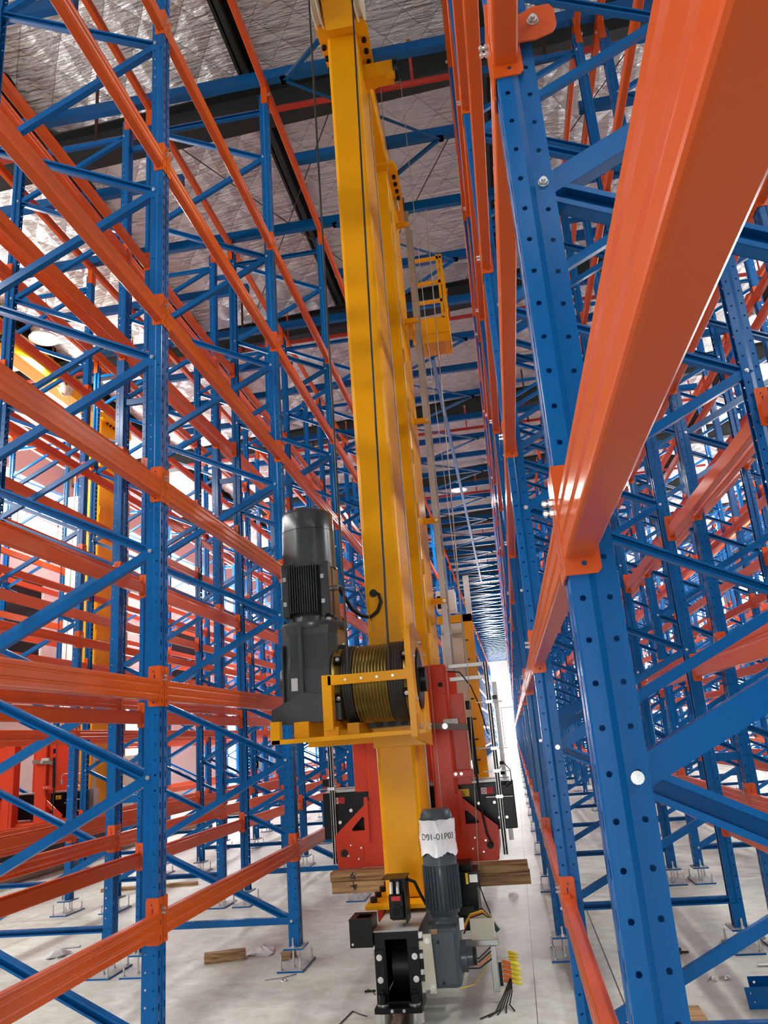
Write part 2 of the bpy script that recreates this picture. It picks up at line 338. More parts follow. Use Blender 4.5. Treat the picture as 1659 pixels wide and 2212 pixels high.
#        key   front x  dir  level shift  first/last row   name
RACKS = [('L1', -1.814, -1, 0.0, 1, 34, 'left aisle rack'),
         ('L2', -4.71, 1, 0.15, 1, 34, 'second rack left of the aisle'),
         ('L3', -6.55, 1, 0.0, 2, 30, 'third rack left of the aisle'),
         ('L4', -9.85, 1, 0.0, 4, 30, 'rack along the left wall'),
         ('R1', 0.13, 1, 0.0, -1, 34, 'right aisle rack'),
         ('R2', 1.66, 1, 0.15, -1, 30, 'second rack right of the aisle'),
         ('R3', 3.50, 1, 0.0, 1, 26, 'third rack right of the aisle'),
         ('R4', 6.80, 1, 0.0, 2, 24, 'fourth rack right of the aisle'),
         ('R5', 8.35, 1, 0.15, 3, 22, 'fifth rack right of the aisle')]
def post_mesh(detail=True):
    m = MB(); z0 = 0.14; P = 0.075; n = int((ZT - z0) / P)
    X1, X2, X3, YA, YB = 0.035, 0.048, 0.088, 0.05, 0.035
    if detail:
        for i in range(n):
            z = z0 + i * P; up = (0, 0, 1)
            for sg in (-1, 1):
                m.cell((0, sg * (YA - .004), z), (0, -sg, 0), up, 0.032, P, 0.016, P / 2, 0.006, 0.016, True)
                m.cell((.004, sg * YA, z), (1, 0, 0), up, X1 - .004, P, 0.015, P / 2, 0.0055, 0.0055)
                m.cell((X2, sg * YB, z), (1, 0, 0), up, X3 - X2, P, 0.02, P * .99 / 2, 0.0055, 0.0055)
        zt = z0 + n * P
    else: zt = ZT
    def strip(a, b):
        for sg in (-1, 1):
            m.add([(a[0], sg * a[1], z0), (b[0], sg * b[1], z0), (b[0], sg * b[1], zt), (a[0], sg * a[1], zt)], [(0, 1, 2, 3)])
    strip((0, YA - .004), (.0012, YA - .0012)); strip((.0012, YA - .0012), (.004, YA)); strip((0, 0.014), (0.007, 0.009)); strip((0.007, 0.009), (0.007, 0)); strip((X1, YA), (X2, YB)); strip((X3, YB), (X3, 0.024))
    if not detail: strip((0, YA - .004), (0, 0.014)); strip((.004, YA), (X1, YA)); strip((X2, YB), (X3, YB))
    return m
POST = post_mesh(True).mesh('post', BLUE)
def brace_mb(m, p0, p1, s, mi=0, wid=0.025):           # C-channel between two points of the frame plane, open side s (-1: towards -y)
    a = Vector((p0[0], 0, p0[1])); b = Vector((p1[0], 0, p1[1])); d = (b - a).normalized(); n = Vector((-d.z, 0, d.x)); h = (b - a).length / 2 + 0.012
    c = (a + b) / 2; y = Vector((0, 1, 0))
    m.obox(c + y * (-s * 0.0195), d * h, n * wid, y * 0.0015, mi)
    for g in (-1, 1):
        m.obox(c + n * (g * (wid - .0015)), d * h, n * 0.0015, y * 0.0205, mi)
        m.obox(c + n * (g * (wid - .006)) + y * (s * .0195), d * h, n * 0.006, y * 0.0012, mi)
    return m
XB = 0.066
NODES_F = [0.318 + 1.2 * k for k in range(7)]; NODES_R = [0.918 + 1.2 * k for k in range(7)]
def upbrace(m, k, mi=0): return brace_mb(m, (XB, NODES_F[k]), (D - XB, NODES_R[k]), 1, mi)
def dnbrace(m, k, mi=0): return brace_mb(m, (XB, NODES_F[k + 1]), (D - XB, NODES_R[k]), -1, mi)
def base_mb(m, mi=(0, 1)):
    xc = 0.045
    m.box(xc - .075, xc + .075, -.10, .10, .128, .14, mi[0])
    m.box(xc - .10, xc + .10, -.20, .20, 0, .012, mi[0])
    m.box(xc - .074, xc + .074, -.099, .099, .1395, .1415, mi[1]); m.box(xc - .098, xc + .098, -.198, .198, .0115, .0135, mi[1])
    m.box(xc - .04, xc + .04, .052, .056, .14, .30, mi[0])
    return m
AQ = [(.045, -.085, .21), (.045, .085, .21), (-.03, -.17, .09), (.12, -.17, .09), (-.03, .17, .09), (.12, .17, .12)]
def one_anchor(m, x, y, z1, mi=0, n=8):
    m.cyl((x, y, .013), (x, y, z1), .008, n, mi); m.cyl((x, y, .013), (x, y, .026), .015, 6, mi)
    if z1 > .2: m.cyl((x, y, .141), (x, y, .158), .016, 6, mi)
    return m
def anchors(m, mi=0, n=8):
    for q in AQ: one_anchor(m, *q, mi, n)
    return m
def bolt_mb(m, x, y, z, d=(0, -1, 0), r=.011, mi=0):
    p = Vector((x, y, z)); d = Vector(d); m.cyl(p, p + d * .002, r * 1.2, 12, mi); m.cyl(p, p + d * .009, r, 6, mi); m.cyl(p, p + d * .016, r * .5, 8, mi); return m
UPB = [upbrace(MB(), k).mesh('brace', BLUE) for k in range(7)]; DNB = [dnbrace(MB(), k).mesh('brace', BLUE) for k in range(6)]
HBR = [brace_mb(MB(), (XB, z), (D - XB, z), s).mesh('brace', BLUE) for z, s in ((0.318, -1), (8.118, 1))]
BASE = base_mb(MB()).mesh('base_plate', [BLUE, GALV]); ANCH = [one_anchor(MB(), *q).mesh('anchor_bolt', ZINC) for q in AQ]
NODEB = []
NODEB = [bolt_mb(MB(), 0, sg * .036, 0, (0, sg, 0), .0095).mesh('bolt', ZINC) for sg in (-1, 1)]
def frame_detailed(label, loc, rotz, grp, spacer=None):
    t = thing('upright_frame', label, 'rack frame', loc, rotz, grp)
    put('post', POST, t); put('post', POST, t, (D, 0, 0), rotz=PI)
    for x, r in ((0, 0), (D, PI)):
        b = put('base_plate', BASE, t, (x, 0, 0), rotz=r); [put('anchor_bolt', a_, b) for a_ in ANCH]
    for q in UPB + DNB + HBR: put('brace', q, t)
    for z in NODES_F: put('bolt', NODEB[0 if rotz == 0 else 1], t, (XB, 0, z))
    for z in NODES_R: put('bolt', NODEB[0 if rotz == 0 else 1], t, (D - XB, 0, z))
    return t
def frame_simple_mb(fine):
    m = MB()
    pm = post_mesh(fine)
    m.add(pm.v, pm.f, 0); m.add([(D - x, -y, z) for x, y, z in pm.v], pm.f, 0)
    for k in range(7): upbrace(m, k)
    for k in range(6): dnbrace(m, k)
    for z, s in ((0.318, -1), (8.118, 1)): brace_mb(m, (XB, z), (D - XB, z), s)
    o = MB(); base_mb(o, (0, 1)); anchors(o, 2, 5)
    for vs in (o.v, [(D - x, -y, z) for x, y, z in o.v]):
        k = len(m.v); m.v += vs; m.f += [tuple(i + k for i in f) for f in o.f]; m.m += o.m; m.s += o.s
    for z in NODES_F: m.cyl((XB, -.036, z), (XB, -.046, z), .013, 6, 2)
    for z in NODES_R: m.cyl((D - XB, -.036, z), (D - XB, -.046, z), .013, 6, 2)
    return m
F_MID = frame_simple_mb(True).mesh('upright_frame', [BLUE, GALV, ZINC]); F_FAR = frame_simple_mb(False).mesh('upright_frame', [BLUE, GALV, ZINC])

def score(pts):
    s = 0
    for p in pts:
        q = proj(p)
        if q and -40 < q[0] < 1700 and -60 < q[1] < 2270: s += 1 / q[2] ** 2
    return s
frames = []
for key, X, dr, sh, a, b, nm in RACKS:
    for r in range(a, b + 1):
        y = Y0 + W * r; xs = (X, X + dr * D)
        sc = score([(x, y, z) for x in xs for z in (0.3, 2, 4, 6, 8)])
        if sc > 0 or r < 0: frames.append((sc, key, X, dr, r, y, nm))
frames.sort(key=lambda t: -t[0])
SPC = {}
def spacer_mb(L): return MB().box(D, D + L, -.02, .02, -.03, .03)
for i, (sc, key, X, dr, r, y, nm) in enumerate(frames[:290]):
    lab = 'blue upright frame of the %s, %s row from the camera' % (nm, nth(max(1, r + 2)))
    grp = 'upright frames of the ' + nm
    rot = 0 if dr > 0 else PI
    if r <= 4 and key in ('L1', 'L2', 'L3', 'R1', 'R2') and sc > 0: t = frame_detailed(lab, (X, y, 0), rot, grp)
    else: t = tag(put('upright_frame', F_MID if r <= 12 else F_FAR, None, (X, y, 0), rotz=rot), lab, 'rack frame', grp)
    gap = {'L1': 0.196, 'R1': 0.18, 'L2': 0}.get(key, 0)
    if gap and r <= 14:
        if gap not in SPC: SPC[gap] = spacer_mb(gap).mesh('row_spacer', BLUE)
        [put('row_spacer', SPC[gap], t, (0, 0, z)) for z in (1.30, 4.95, 7.95)]
if len(frames) > 290:
    vs = np.array(frame_simple_mb(False).v); src = frame_simple_mb(False); V = []; F = []; M = []
    for (sc, key, X, dr, r, y, nm) in frames[290:]:
        k = len(V) * len(vs); V.append(np.c_[X + dr * vs[:, 0], y + dr * vs[:, 1], vs[:, 2]]); F += [tuple(i + k for i in f) for f in src.f]; M += src.m
    me = bpy.data.meshes.new('upright_frames_far'); me.from_pydata(np.concatenate(V).tolist(), [], F)
    for x in (BLUE, GALV, ZINC): me.materials.append(x)
    me.polygons.foreach_set('material_index', M); me.update()
    tag(put('distant_upright_frames', me), 'most distant blue upright frames at the far end of the hall', 'rack frames', kind='stuff')

# beams
BX, BT = 0.05, 0.108
def beam_body(m, top=False, mi=0):
    za, zb = (-.075, .033) if not top else (0.10, 0.21)
    prof = [(.003, za), (-.001, za + .0015), (-.0035, za + .004), (-.004, za + .008), (-.004, za + .028), (-.001, za + .034), (-.001, za + .038), (-.004, za + .044), (-.004, zb - .036), (-.001, zb - .030), (-.001, zb - .026), (-.004, zb - .02), (-.004, zb - .007), (-.0025, zb - .002), (.001, zb), (.03, zb), (.031, zb - .018), (BX - .002, zb - .018), (BX, zb - .02), (BX, za + .004), (BX - .004, za)]
    n = len(prof); ya, yb = .054, W - .054
    vs = [(x, ya, z) for x, z in prof] + [(x, yb, z) for x, z in prof]
    m.add(vs, [(i, (i + 1) % n, n + (i + 1) % n, n + i) for i in range(n)], mi); return m
def connector(m, top=False, mi=0, fine=True):
    z0, z1 = -.105, (.105 if not top else .215)
    o = MB()
    if fine:
        o.plate([(-.006, z0), (.052, z0), (.06, z0 + .008), (.06, z1 - .008), (.052, z1), (-.006, z1)],
                [[(.03 + .005 * math.cos(a * PI / 4), z1 - .03 + .005 * math.sin(a * PI / 4)) for a in range(8)],
                 [(.022, z1 - .068), (.028, z1 - .068), (.028, z1 - .046), (.022, z1 - .046)],
                 [(.03 + .005 * math.cos(a * PI / 4), z0 + .02 + .005 * math.sin(a * PI / 4)) for a in range(8)]], lambda u, v, t: (u, t, v), .0505, .0545)
        hs = [[(.022, z), (.031, z), (.031, z + .022), (.022, z + .022)] for z in (z0 + .018, z0 + .088, z0 + .158)]
        hs += [[(.0245, z), (.0285, z), (.0285, z + .006), (.0245, z + .006)] for z in (z0 + .062, z0 + .132)]
        o.plate([(.0035, z0 + .006), (.0075, z0), (.0505, z0), (.0505, z1), (.0075, z1), (.0035, z1 - .006)], hs, lambda u, v, t: (t, u, v), -.006, -.002)
    else:
        o.box(-.006, .06, .0505, .0545, z0, z1); o.box(-.006, -.002, .0035, .0505, z0, z1)
    for vs in (o.v, [(x, W - y, z) for x, y, z in o.v]) if mi == 'both' else (o.v,):
        m.add(vs, o.f, 0)
    return m
def sbolts(m, mi=0, zs=(.052, .032)):
    for z in zs:
        m.cyl((-.002, .012, z), (-.026, .012, z), .0045, 8, mi); m.cyl((-.006, .012, z), (-.013, .012, z), .0085, 6, mi); m.cyl((-.018, .012, z), (-.024, .012, z), .0075, 6, mi)
    return m
BB = [beam_body(MB(), t).mesh('beam_body', ORANGE) for t in (0, 1)]
CN = []; 
for t in (0, 1):
    a = connector(MB(), t); b = MB(); b.add([(x, W - y, z) for x, y, z in a.v], [f[::-1] for f in a.f]); CN.append((a.mesh('connector', ORANGE), b.mesh('connector', ORANGE)))
SB = [sbolts(MB(), 0, (z,)).mesh('safety_bolt', ZINC) for z in (.052, .032)]
def beam_one(fine, top):
    m = beam_body(MB(), top); connector(m, top, 'both', fine); n = len(m.f); sbolts(m, 1); return m
B_MID = [beam_one(True, t).mesh('pallet_beam', [ORANGE, ZINC]) for t in (0, 1)]
B_FAR = [beam_one(False, t).mesh('pallet_beam', [ORANGE, ZINC]) for t in (0, 1)]
beams = []
for key, X, dr, sh, a, b, nm in RACKS:
    a2 = a - 1 if key == 'L1' else a
    for r in range(a, b):
        for face in (0, 1):
            xf = X if (face == 0) == (dr > 0) else X + dr * D          # low-x face first
            xf = min(X, X + dr * D) if face == 0 else max(X, X + dr * D)
            for l in range(7):
                z = LEV[l] + sh if l < 6 else 8.285
                ya, yb = Y0 + W * r, Y0 + W * (r + 1)
                sc = score([(xf, ya + (yb - ya) * i / 6, z) for i in range(7)])
                if sc > 0: beams.append([sc, key, xf, face, r, l, z, nm])
    if key == 'L1':                                                    # nearest bay of the left rack, ends beyond the picture
        for face in (0, 1):
            xf = -3.164 if face == 0 else -1.814
            for l in range(7): beams.append([5, key, xf, face, 0, l, LEV[l] if l < 6 else 8.285, nm])
frames0 = ['L1']
tag(put('upright_frame', F_MID, None, (-1.814, Y0, 0), rotz=PI), 'blue upright frame of the left aisle rack, nearest row just outside the picture', 'rack frame', 'upright frames of the left aisle rack')
beams.sort(key=lambda t: -t[0])
def place_beam(name, me, parent, xf, face, r, z):
    # face 0: outer face looks towards -x ; face 1: towards +x (turned half round)
    if face == 0: return (xf, Y0 + W * r, z), 0
    return (xf, Y0 + W * (r + 1), z), PI
NB = 295
for i, (sc, key, xf, face, r, l, z, nm) in enumerate(beams[:NB]):
    side = {('L1', 1): 'aisle side', ('R1', 0): 'aisle side'}.get((key, face), 'left side' if face == 0 else 'right side')
    lv = '%s level' % nth(l + 1) if l < 6 else 'top level'
    lab = 'orange beam on %s of %s, %s, %s bay' % (side, nm, lv, nth(r + 2))
    grp = 'orange beams of the ' + nm
    loc, rot = place_beam('', None, None, xf, face, r, z); tp = 1 if l == 6 else 0
    if sc > 0.09:
        t = thing('pallet_beam', lab, 'beam', loc, rot, grp)
        put('beam_body', BB[tp], t); put('connector', CN[tp][0], t); put('connector', CN[tp][1], t); put('safety_bolt', SB[0], t); put('safety_bolt', SB[1], t)
        if sc > 1: 
            pass
    else: tag(put('pallet_beam', B_MID[tp] if sc > 0.02 else B_FAR[tp], None, loc, rotz=rot), lab, 'beam', grp)
V = []; F = []; src = [MB(), MB()]
for t in (0, 1):
    za, zb = (-.075, .033) if not t else (.1, .21)
    src[t].box(-.004, BX, .054, W - .054, za, zb)
    for y in (.004, W - .056): src[t].box(-.006, .058, y, y + .052, -.105, .105 if not t else .215)
k = 0
for (sc, key, xf, face, r, l, z, nm) in beams[NB:]:
    s_ = src[1 if l == 6 else 0]; (x, y, zz), rot = place_beam('', None, None, xf, face, r, z); g = 1 if rot == 0 else -1
    V += [(x + g * a, y + g * b, zz + c) for a, b, c in s_.v]; F += [tuple(i + k for i in f) for f in s_.f]; k += len(s_.v)
me = bpy.data.meshes.new('distant_beams'); me.from_pydata(V, [], F); me.materials.append(ORANGE); me.update()
tag(put('distant_beams', me), 'dense mass of orange beams in the racks farther down the hall', 'beams', kind='stuff')
# bracket on the near right post
m = MB().plate([(0, 0), (.075, .0), (.115, .012), (.125, .03), (.125, .075), (.115, .09), (.08, .092), (0, .055)], [], lambda u, v, t: (u, t, v), -.004, .0, 0)
m.box(-.004, 0, -.05, .0, -.02, .08)
g = MB(); bolt_mb(g, .075, -.004, .05, (0, -1, 0), .011)
t = thing('gusset_bracket', 'orange gusset bracket with one bolt high on the nearest right post', 'bracket', (0.15, Y0 - .056, 3.075))
m.build('plate', ORANGE, t); g.build('bolt', ZINC, t)

# ------------------------------------------------------------------ ties over the rack tops
nt_ = 0
for i in range(0, 66):
    y = Y0 + W * (i + 2) / 2; z = 8.50
    if y > 82: break
    nt_ += 1
    m = MB().box(-6.5, 4.85, y - .04, y + .04, z, z + .13) if i % 2 == 0 else MB().box(-1.86, 0.18, y - .04, y + .04, z, z + .13).box(-6.5, -3.3, y - .04, y + .04, z, z + .13).box(1.6, 4.8, y - .04, y + .04, z, z + .13)
    o = m.build('cross_tie', BLUE)
    tag(o, 'blue tie beam across the aisle over the rack tops, %s from the camera' % nth(nt_), 'tie beam', 'blue cross ties over the rack tops')
pb = 0
for i in range(0, 60):
    ya = Y0 + W * (i + 2) / 2; yb = ya + W / 2
    xa, xb = (-1.62, -.05) if i % 2 == 0 else (-.05, -1.62)
    if yb > 60: break
    a = Vector((xa, ya, 8.478)); b = Vector((xb, yb, 8.478)); d = (b - a).normalized(); n = Vector((-d.y, d.x, 0)); pb += 1
    m = MB().obox((a + b) / 2, d * ((b - a).length / 2), n * .02, Vector((0, 0, .003))).obox((a + b) / 2 + n * .018 + Vector((0, 0, .018)), d * ((b - a).length / 2), n * .002, Vector((0, 0, .018)))
    for p in (a, b): m.box(p.x - .04, p.x + .04, p.y - .05, p.y + .05, 8.484, 8.497); m.cyl((p.x, p.y, 8.484), (p.x, p.y, 8.46), .012, 6)
    tag(m.build('plan_brace', BLUE), 'thin blue diagonal brace between ties over the aisle, %s from the camera' % nth(pb), 'brace', 'blue diagonal braces over the aisle')

# ------------------------------------------------------------------ fire pipes, hangers, lamps
np_ = 0
for k in range(0, 15):
    y = 7.11 + 5.3 * k; np_ += 1
    t = thing('sprinkler_pipe', 'red sprinkler pipe across the hall under the roof, %s from the camera' % nth(np_), 'pipe', (0, y, 8.72), 0, 'red sprinkler pipes under the roof')
    MB().cyl((-10.5, 0, 0), (6.5, 0, 0), .035, 12).build('main_pipe', PIPERED, t)
    for j, x in enumerate((-9.0, -6.3, -3.25, -0.28, 2.4, 5.0)):
        if k > 8 and x != -0.28: continue
        s_ = MB().cyl((x, 0, 0), (x, 0, .55), .016, 8).build('riser', PIPERED, t)
        MB().cyl((x, 0, .55), (x, 0, .585), .014, 8).cyl((x, 0, .60), (x, 0, .606), .03, 10).cyl((x, 0, .585), (x, 0, .60), .006, 6).build('sprinkler_head', GOLD, s_)
    for x in (-7.9, -4.1, 1.2, 4.2):
        MB().box(x - .02, x + .02, -.05, -.04, -.06, roofz(x) + .67 - 8.72).build('hanger', BROWN, t)
for i, (x, y, z) in enumerate(((-.81, 22.7, 8.75), (-7.28, 11.1, 8.75), (-7.3, 22.7, 8.7), (5.6, 14.5, 8.9), (5.6, 22.0, 8.9), (5.6, 30, 8.9))):
    t = thing('high_bay_lamp', 'round white high bay lamp under the roof %s' % ['far down the middle aisle', 'beyond the left racks', 'deeper beyond the left racks', 'nearest beyond the right racks', 'second beyond the right racks', 'farthest beyond the right racks'][i], 'lamp', (x, y, z), 0, 'high bay lamps')
    MB().lathe((0, 0, 0), (0, 0, 1), [(0, .25), (.05, .22), (.12, .10), (.14, .06), (.26, .06), (.27, .001)], 24).build('reflector', WHITE, t)
    MB().cyl((0, 0, .02), (0, 0, .015), .21, 24).build('diffuser', LAMPW, t)
    MB().cyl((0, 0, .27), (0, 0, roofz(x) + .67 - z), .008, 6).build('hanging_rod', BROWN, t)
for i, (a, b) in enumerate((((-3.6, 8.1, 9.5), (-1.2, 13.0, 9.6)), ((-1.4, 8.1, 9.6), (-4.2, 13.0, 9.4)), ((.6, 8.1, 9.7), (-2.0, 13.0, 9.5)), ((-7, 8.1, 9.3), (-9.5, 13, 9.2)), ((2.5, 8.1, 9.75), (-.1, 13, 9.6)))):
    tag(MB().cyl(a, b, .008, 6).build('roof_tie_rod', BROWN), 'thin dark tie rod under the foil ceiling, %s from the left' % nth([2, 3, 4, 1, 5][i]), 'rod', 'roof tie rods')

TRAY = mat('pale_blue_tray', (0.10, 0.22, 0.45), 0.4)
m = MB()
for sx in (-.735, -.665): m.box(sx, sx + .006, 13.2, 36, 8.36, 8.46)
m.box(-.735, -.659, 13.2, 36, 8.36, 8.366)
for k in range(12): m.box(-.735, -.659, 13.4 + 2 * k, 13.45 + 2 * k, 8.46, 8.50)
tag(m.build('cable_tray', TRAY), 'long pale blue cable tray hung under the ties above the aisle', 'cable tray')

# ------------------------------------------------------------------ stacker crane
def rect(a, b, c, d): return [(a, c), (b, c), (b, d), (a, d)]
def circ(x, y, r, n=24): return [(x + r * math.cos(2 * PI * i / n), y + r * math.sin(2 * PI * i / n)) for i in range(n)]
def bolts(parent, lst, d, r=.012, mt=None, name='bolt'):
    for p in lst: bolt_mb(MB(), *p, d, r).build(name, mt or ZINC, parent)
def build_crane(T, full=True, E=0.0):
    P = lambda mb, n, mt, par=None, bevel=0: mb.build(n, mt, par or T, None, bevel)
    CX = -.86
    # masts
    ms = P(MB().box(-1.005, -.715, 5.80, 6.40, .56, 8.15), 'mast', YELLOW, None, .03)
    P(MB().box(-.725, -.708, 6.42, 6.45, .9, 8.0), 'guide_rail', ALU, ms)
    fl = P(MB().box(-1.12, -.60, 5.62, 6.52, .53, .56).box(-1.0, -.72, 5.78, 6.42, .47, .53), 'mast_foot', YELLOW, ms, .004)
    for x in (-1.075, -.645):
        for y in (5.72, 5.9, 6.1, 6.3): MB().cyl((x, y, .56), (x, y, .595), .024, 6).build('bolt', BLACK, fl)
    fm = P(MB().box(-1.0, -.72, 7.72 + E, 8.70 + E, .50, 8.15), 'mast', YELLOW, None, .03)
    for i in range(22):
        z = 1.4 + i * .3; MB().box(-.718, -.706, 7.735 + E, 7.75 + E, z, z + .16).build('weld_strip', YELLOW, fm) if i % 2 == 0 else None
    P(MB().box(-1.10, -.60, 7.6 + E, 8.8 + E, .47, .50), 'mast_foot', YELLOW, fm)
    # top girder with bolted head plates
    gd = P(MB().box(-1.0, -.70, 5.60, 8.95 + E, 8.17, 8.60), 'top_girder', YELLOW, None, .01)
    for (ya, yb) in ((5.66, 6.5), (7.62 + E, 8.8 + E)):
        hp = P(MB().plate([(-1.09, ya), (-.63, ya), (-.60, ya + .1), (-.62, yb), (-1.06, yb)], [], lambda u, v, t: (u, v, t), 8.13, 8.17), 'head_plate', YELLOW, gd)
        for x in (-.655, -1.05):
            for j in range(4): MB().cyl((x, ya + .22 + .13 * j, 8.13), (x, ya + .22 + .13 * j, 8.095), .024, 6).build('bolt', BLACK, hp)
    hd = P(MB().plate([(5.62, 8.02), (5.62, 8.62), (5.05, 8.62), (5.05, 8.38), (5.45, 8.17)], [], lambda u, v, t: (t, u, v), -.975, -.70), 'pulley_block', YELLOW, gd)
    P(MB().obox((-.8375, 5.235, 8.283), (.115, 0, 0), (0, -.024, .0126), (0, .0014, .0027)), 'slot', BLACK, hd)
    for x in (-1.035, -.64):
        sh = P(MB().lathe((x - .035, 5.5, 8.36), (1, 0, 0), [(0, .03), (0, .30), (.012, .30), (.022, .27), (.048, .27), (.058, .30), (.07, .30), (.07, .03)], 36), 'rope_pulley', NYLON, gd)
    sh = P(MB().lathe((-.74, 8.35, 8.30), (1, 0, 0), [(0, .03), (0, .22), (.012, .22), (.022, .19), (.048, .19), (.058, .22), (.07, .22), (.07, .03)], 36), 'rope_pulley', NYLON, gd)
    arm = P(MB().box(-.715, -.42, 6.12, 6.26, 7.90, 8.07), 'sheave_arm', YELLOW, ms)
    P(MB().box(-.50, -.405, 6.10, 6.118, 7.82, 7.96), 'sheave_plate', YELLOW, arm)
    P(MB().cyl((-.42, 6.18, 7.98), (-.375, 6.18, 7.98), .11, 24), 'sheave', BLACK, arm)
    # ropes and wires
    P(MB().tube([(-1.05, 5.2, 2.05), (-1.045, 5.2, 5.0), (-1.035, 5.2, 8.36)], .0085, 8), 'hoist_rope', ROPE)
    P(MB().tube([(-.77, 5.2, 2.05), (-.71, 5.2, 5.0), (-.64, 5.2, 8.36)], .0085, 8), 'hoist_rope', ROPE)
    P(MB().tube([(-.605, 8.35, 8.2), (-.60, 8.33, 1.2)], .008, 6), 'hoist_rope', ROPE)
    P(MB().tube([(-.571, 6.28, 7.93), (-.615, 6.3, 2.2), (-.61, 6.3, 1.07)], .0035, 6), 'governor_wire', WIRE)
    P(MB().tube([(-.366, 6.28, 7.97), (-.36, 6.3, 5), (-.301, 6.3, 2.16), (-.379, 6.3, 0.6)], .0035, 6), 'governor_wire', WIRE)
    P(MB().tube([(-.33, 8.25, 7.9), (-.38, 8.25, 4.5), (-.42, 8.25, 2.1)], .007, 6), 'governor_wire', WIRE)
    # chassis with travel wheel blocks
    ch = P(MB().box(-.97, -.75, 5.75, 9.6 + E, .20, .47), 'travel_chassis', BLACK, None, .008)
    P(MB().box(-.985, -.71, 5.16, 5.75, .495, .505), 'deck_plate', GALV, ch)
    wb = P(MB().plate(rect(-.98, -.715, .115, .495), [rect(-.915, -.785, .125, .455)], lambda u, v, t: (u, t, v), 5.15, 5.19)
           .box(-.98, -.955, 5.19, 5.75, .115, .495).box(-.74, -.715, 5.19, 5.75, .115, .495).box(-.955, -.74, 5.72, 5.75, .115, .495).box(-.955, -.74, 5.19, 5.72, .10, .118), 'wheel_block', BLACK, ch, .004)
    P(MB().cyl((-.90, 5.42, .26), (-.80, 5.42, .26), .165, 40), 'travel_wheel', BLACK, wb)
    for x in (-.955, -.74):
        pl = P(MB().box(x - .028, x + .028, 5.135, 5.15, .12, .405), 'cover_strip', BLACK, wb)
        bolts(pl, [(x, 5.135, .365), (x, 5.135, .245)], (0, -1, 0), .015)
    rp = P(MB().box(-.99, -.71, 5.06, 5.30, .088, .118), 'roller_plate', BLACK, wb, .004)
    for x in (-.945, -.757):
        P(MB().cyl((x, 5.12, .03), (x, 5.12, .085), .052, 28), 'guide_roller', ZINC, rp)
        P(MB().cyl((x, 5.12, .118), (x, 5.12, .128), .036, 16), 'washer', ZINC, rp)
        P(MB().cyl((x, 5.12, .128), (x, 5.12, .175), .026, 6), 'nut', BLACK, rp)
        P(MB().cyl((x, 5.12, .175), (x, 5.12, .195), .012, 10), 'stud', BLACK, rp)
    bolts(rp, [(-.885, 5.06, .103), (-.815, 5.06, .103)], (0, -1, 0), .008)
    bx = P(MB().plate(rect(-1.125, -.985, 5.12, 5.32), [rect(-1.085, -1.0, 5.16, 5.28)], lambda u, v, t: (u, v, t), .575, .58).box(-1.125, -.985, 5.12, 5.125, .425, .575)
           .box(-1.125, -1.12, 5.125, 5.32, .425, .575).box(-.99, -.985, 5.125, 5.32, .425, .575).box(-1.12, -.99, 5.31, 5.32, .425, .575), 'buffer_box', BLACK, ch, .002)
    bolts(bx, [(-1.108, 5.12, .445)], (0, -1, 0), .006)
    # laser range finder in its bracket
    lb = P(MB().box(-.915, -.765, 5.16, 5.36, .785, .79).box(-.785, -.775, 5.20, 5.36, .53, .785).box(-.895, -.785, 5.35, 5.36, .52, .785), 'sensor_bracket', BLACK, ch)
    ls = P(MB().box(-.888, -.795, 5.22, 5.34, .55, .69), 'range_sensor', BLACK, lb, .008)
    P(MB().cyl((-.842, 5.22, .60), (-.842, 5.195, .60), .036, 28), 'lens_ring', RUBBER, ls); P(MB().cyl((-.842, 5.195, .60), (-.842, 5.193, .60), .026, 24), 'lens', DARKGL, ls)
    P(MB().box(-.87, -.815, 5.219, 5.222, .655, .68), 'display', STRED, ls)
    for x in (-.872, -.83): P(MB().cyl((x, 5.24, .69), (x, 5.26, .755), .010, 10), 'plug', WHITE, ls)
    P(MB().tube([(-.77, 5.30, .76), (-.73, 5.32, .74), (-.70, 5.34, .66), (-.66, 5.4, .56)], .010, 8), 'cable', RUBBER, lb)
    P(MB().cyl((-1.10, 6.05, .44), (-1.06, 6.05, .44), .085, 24), 'end_stop_wheel', RED, ch)
    if full: crane_near(T, P)
    return T
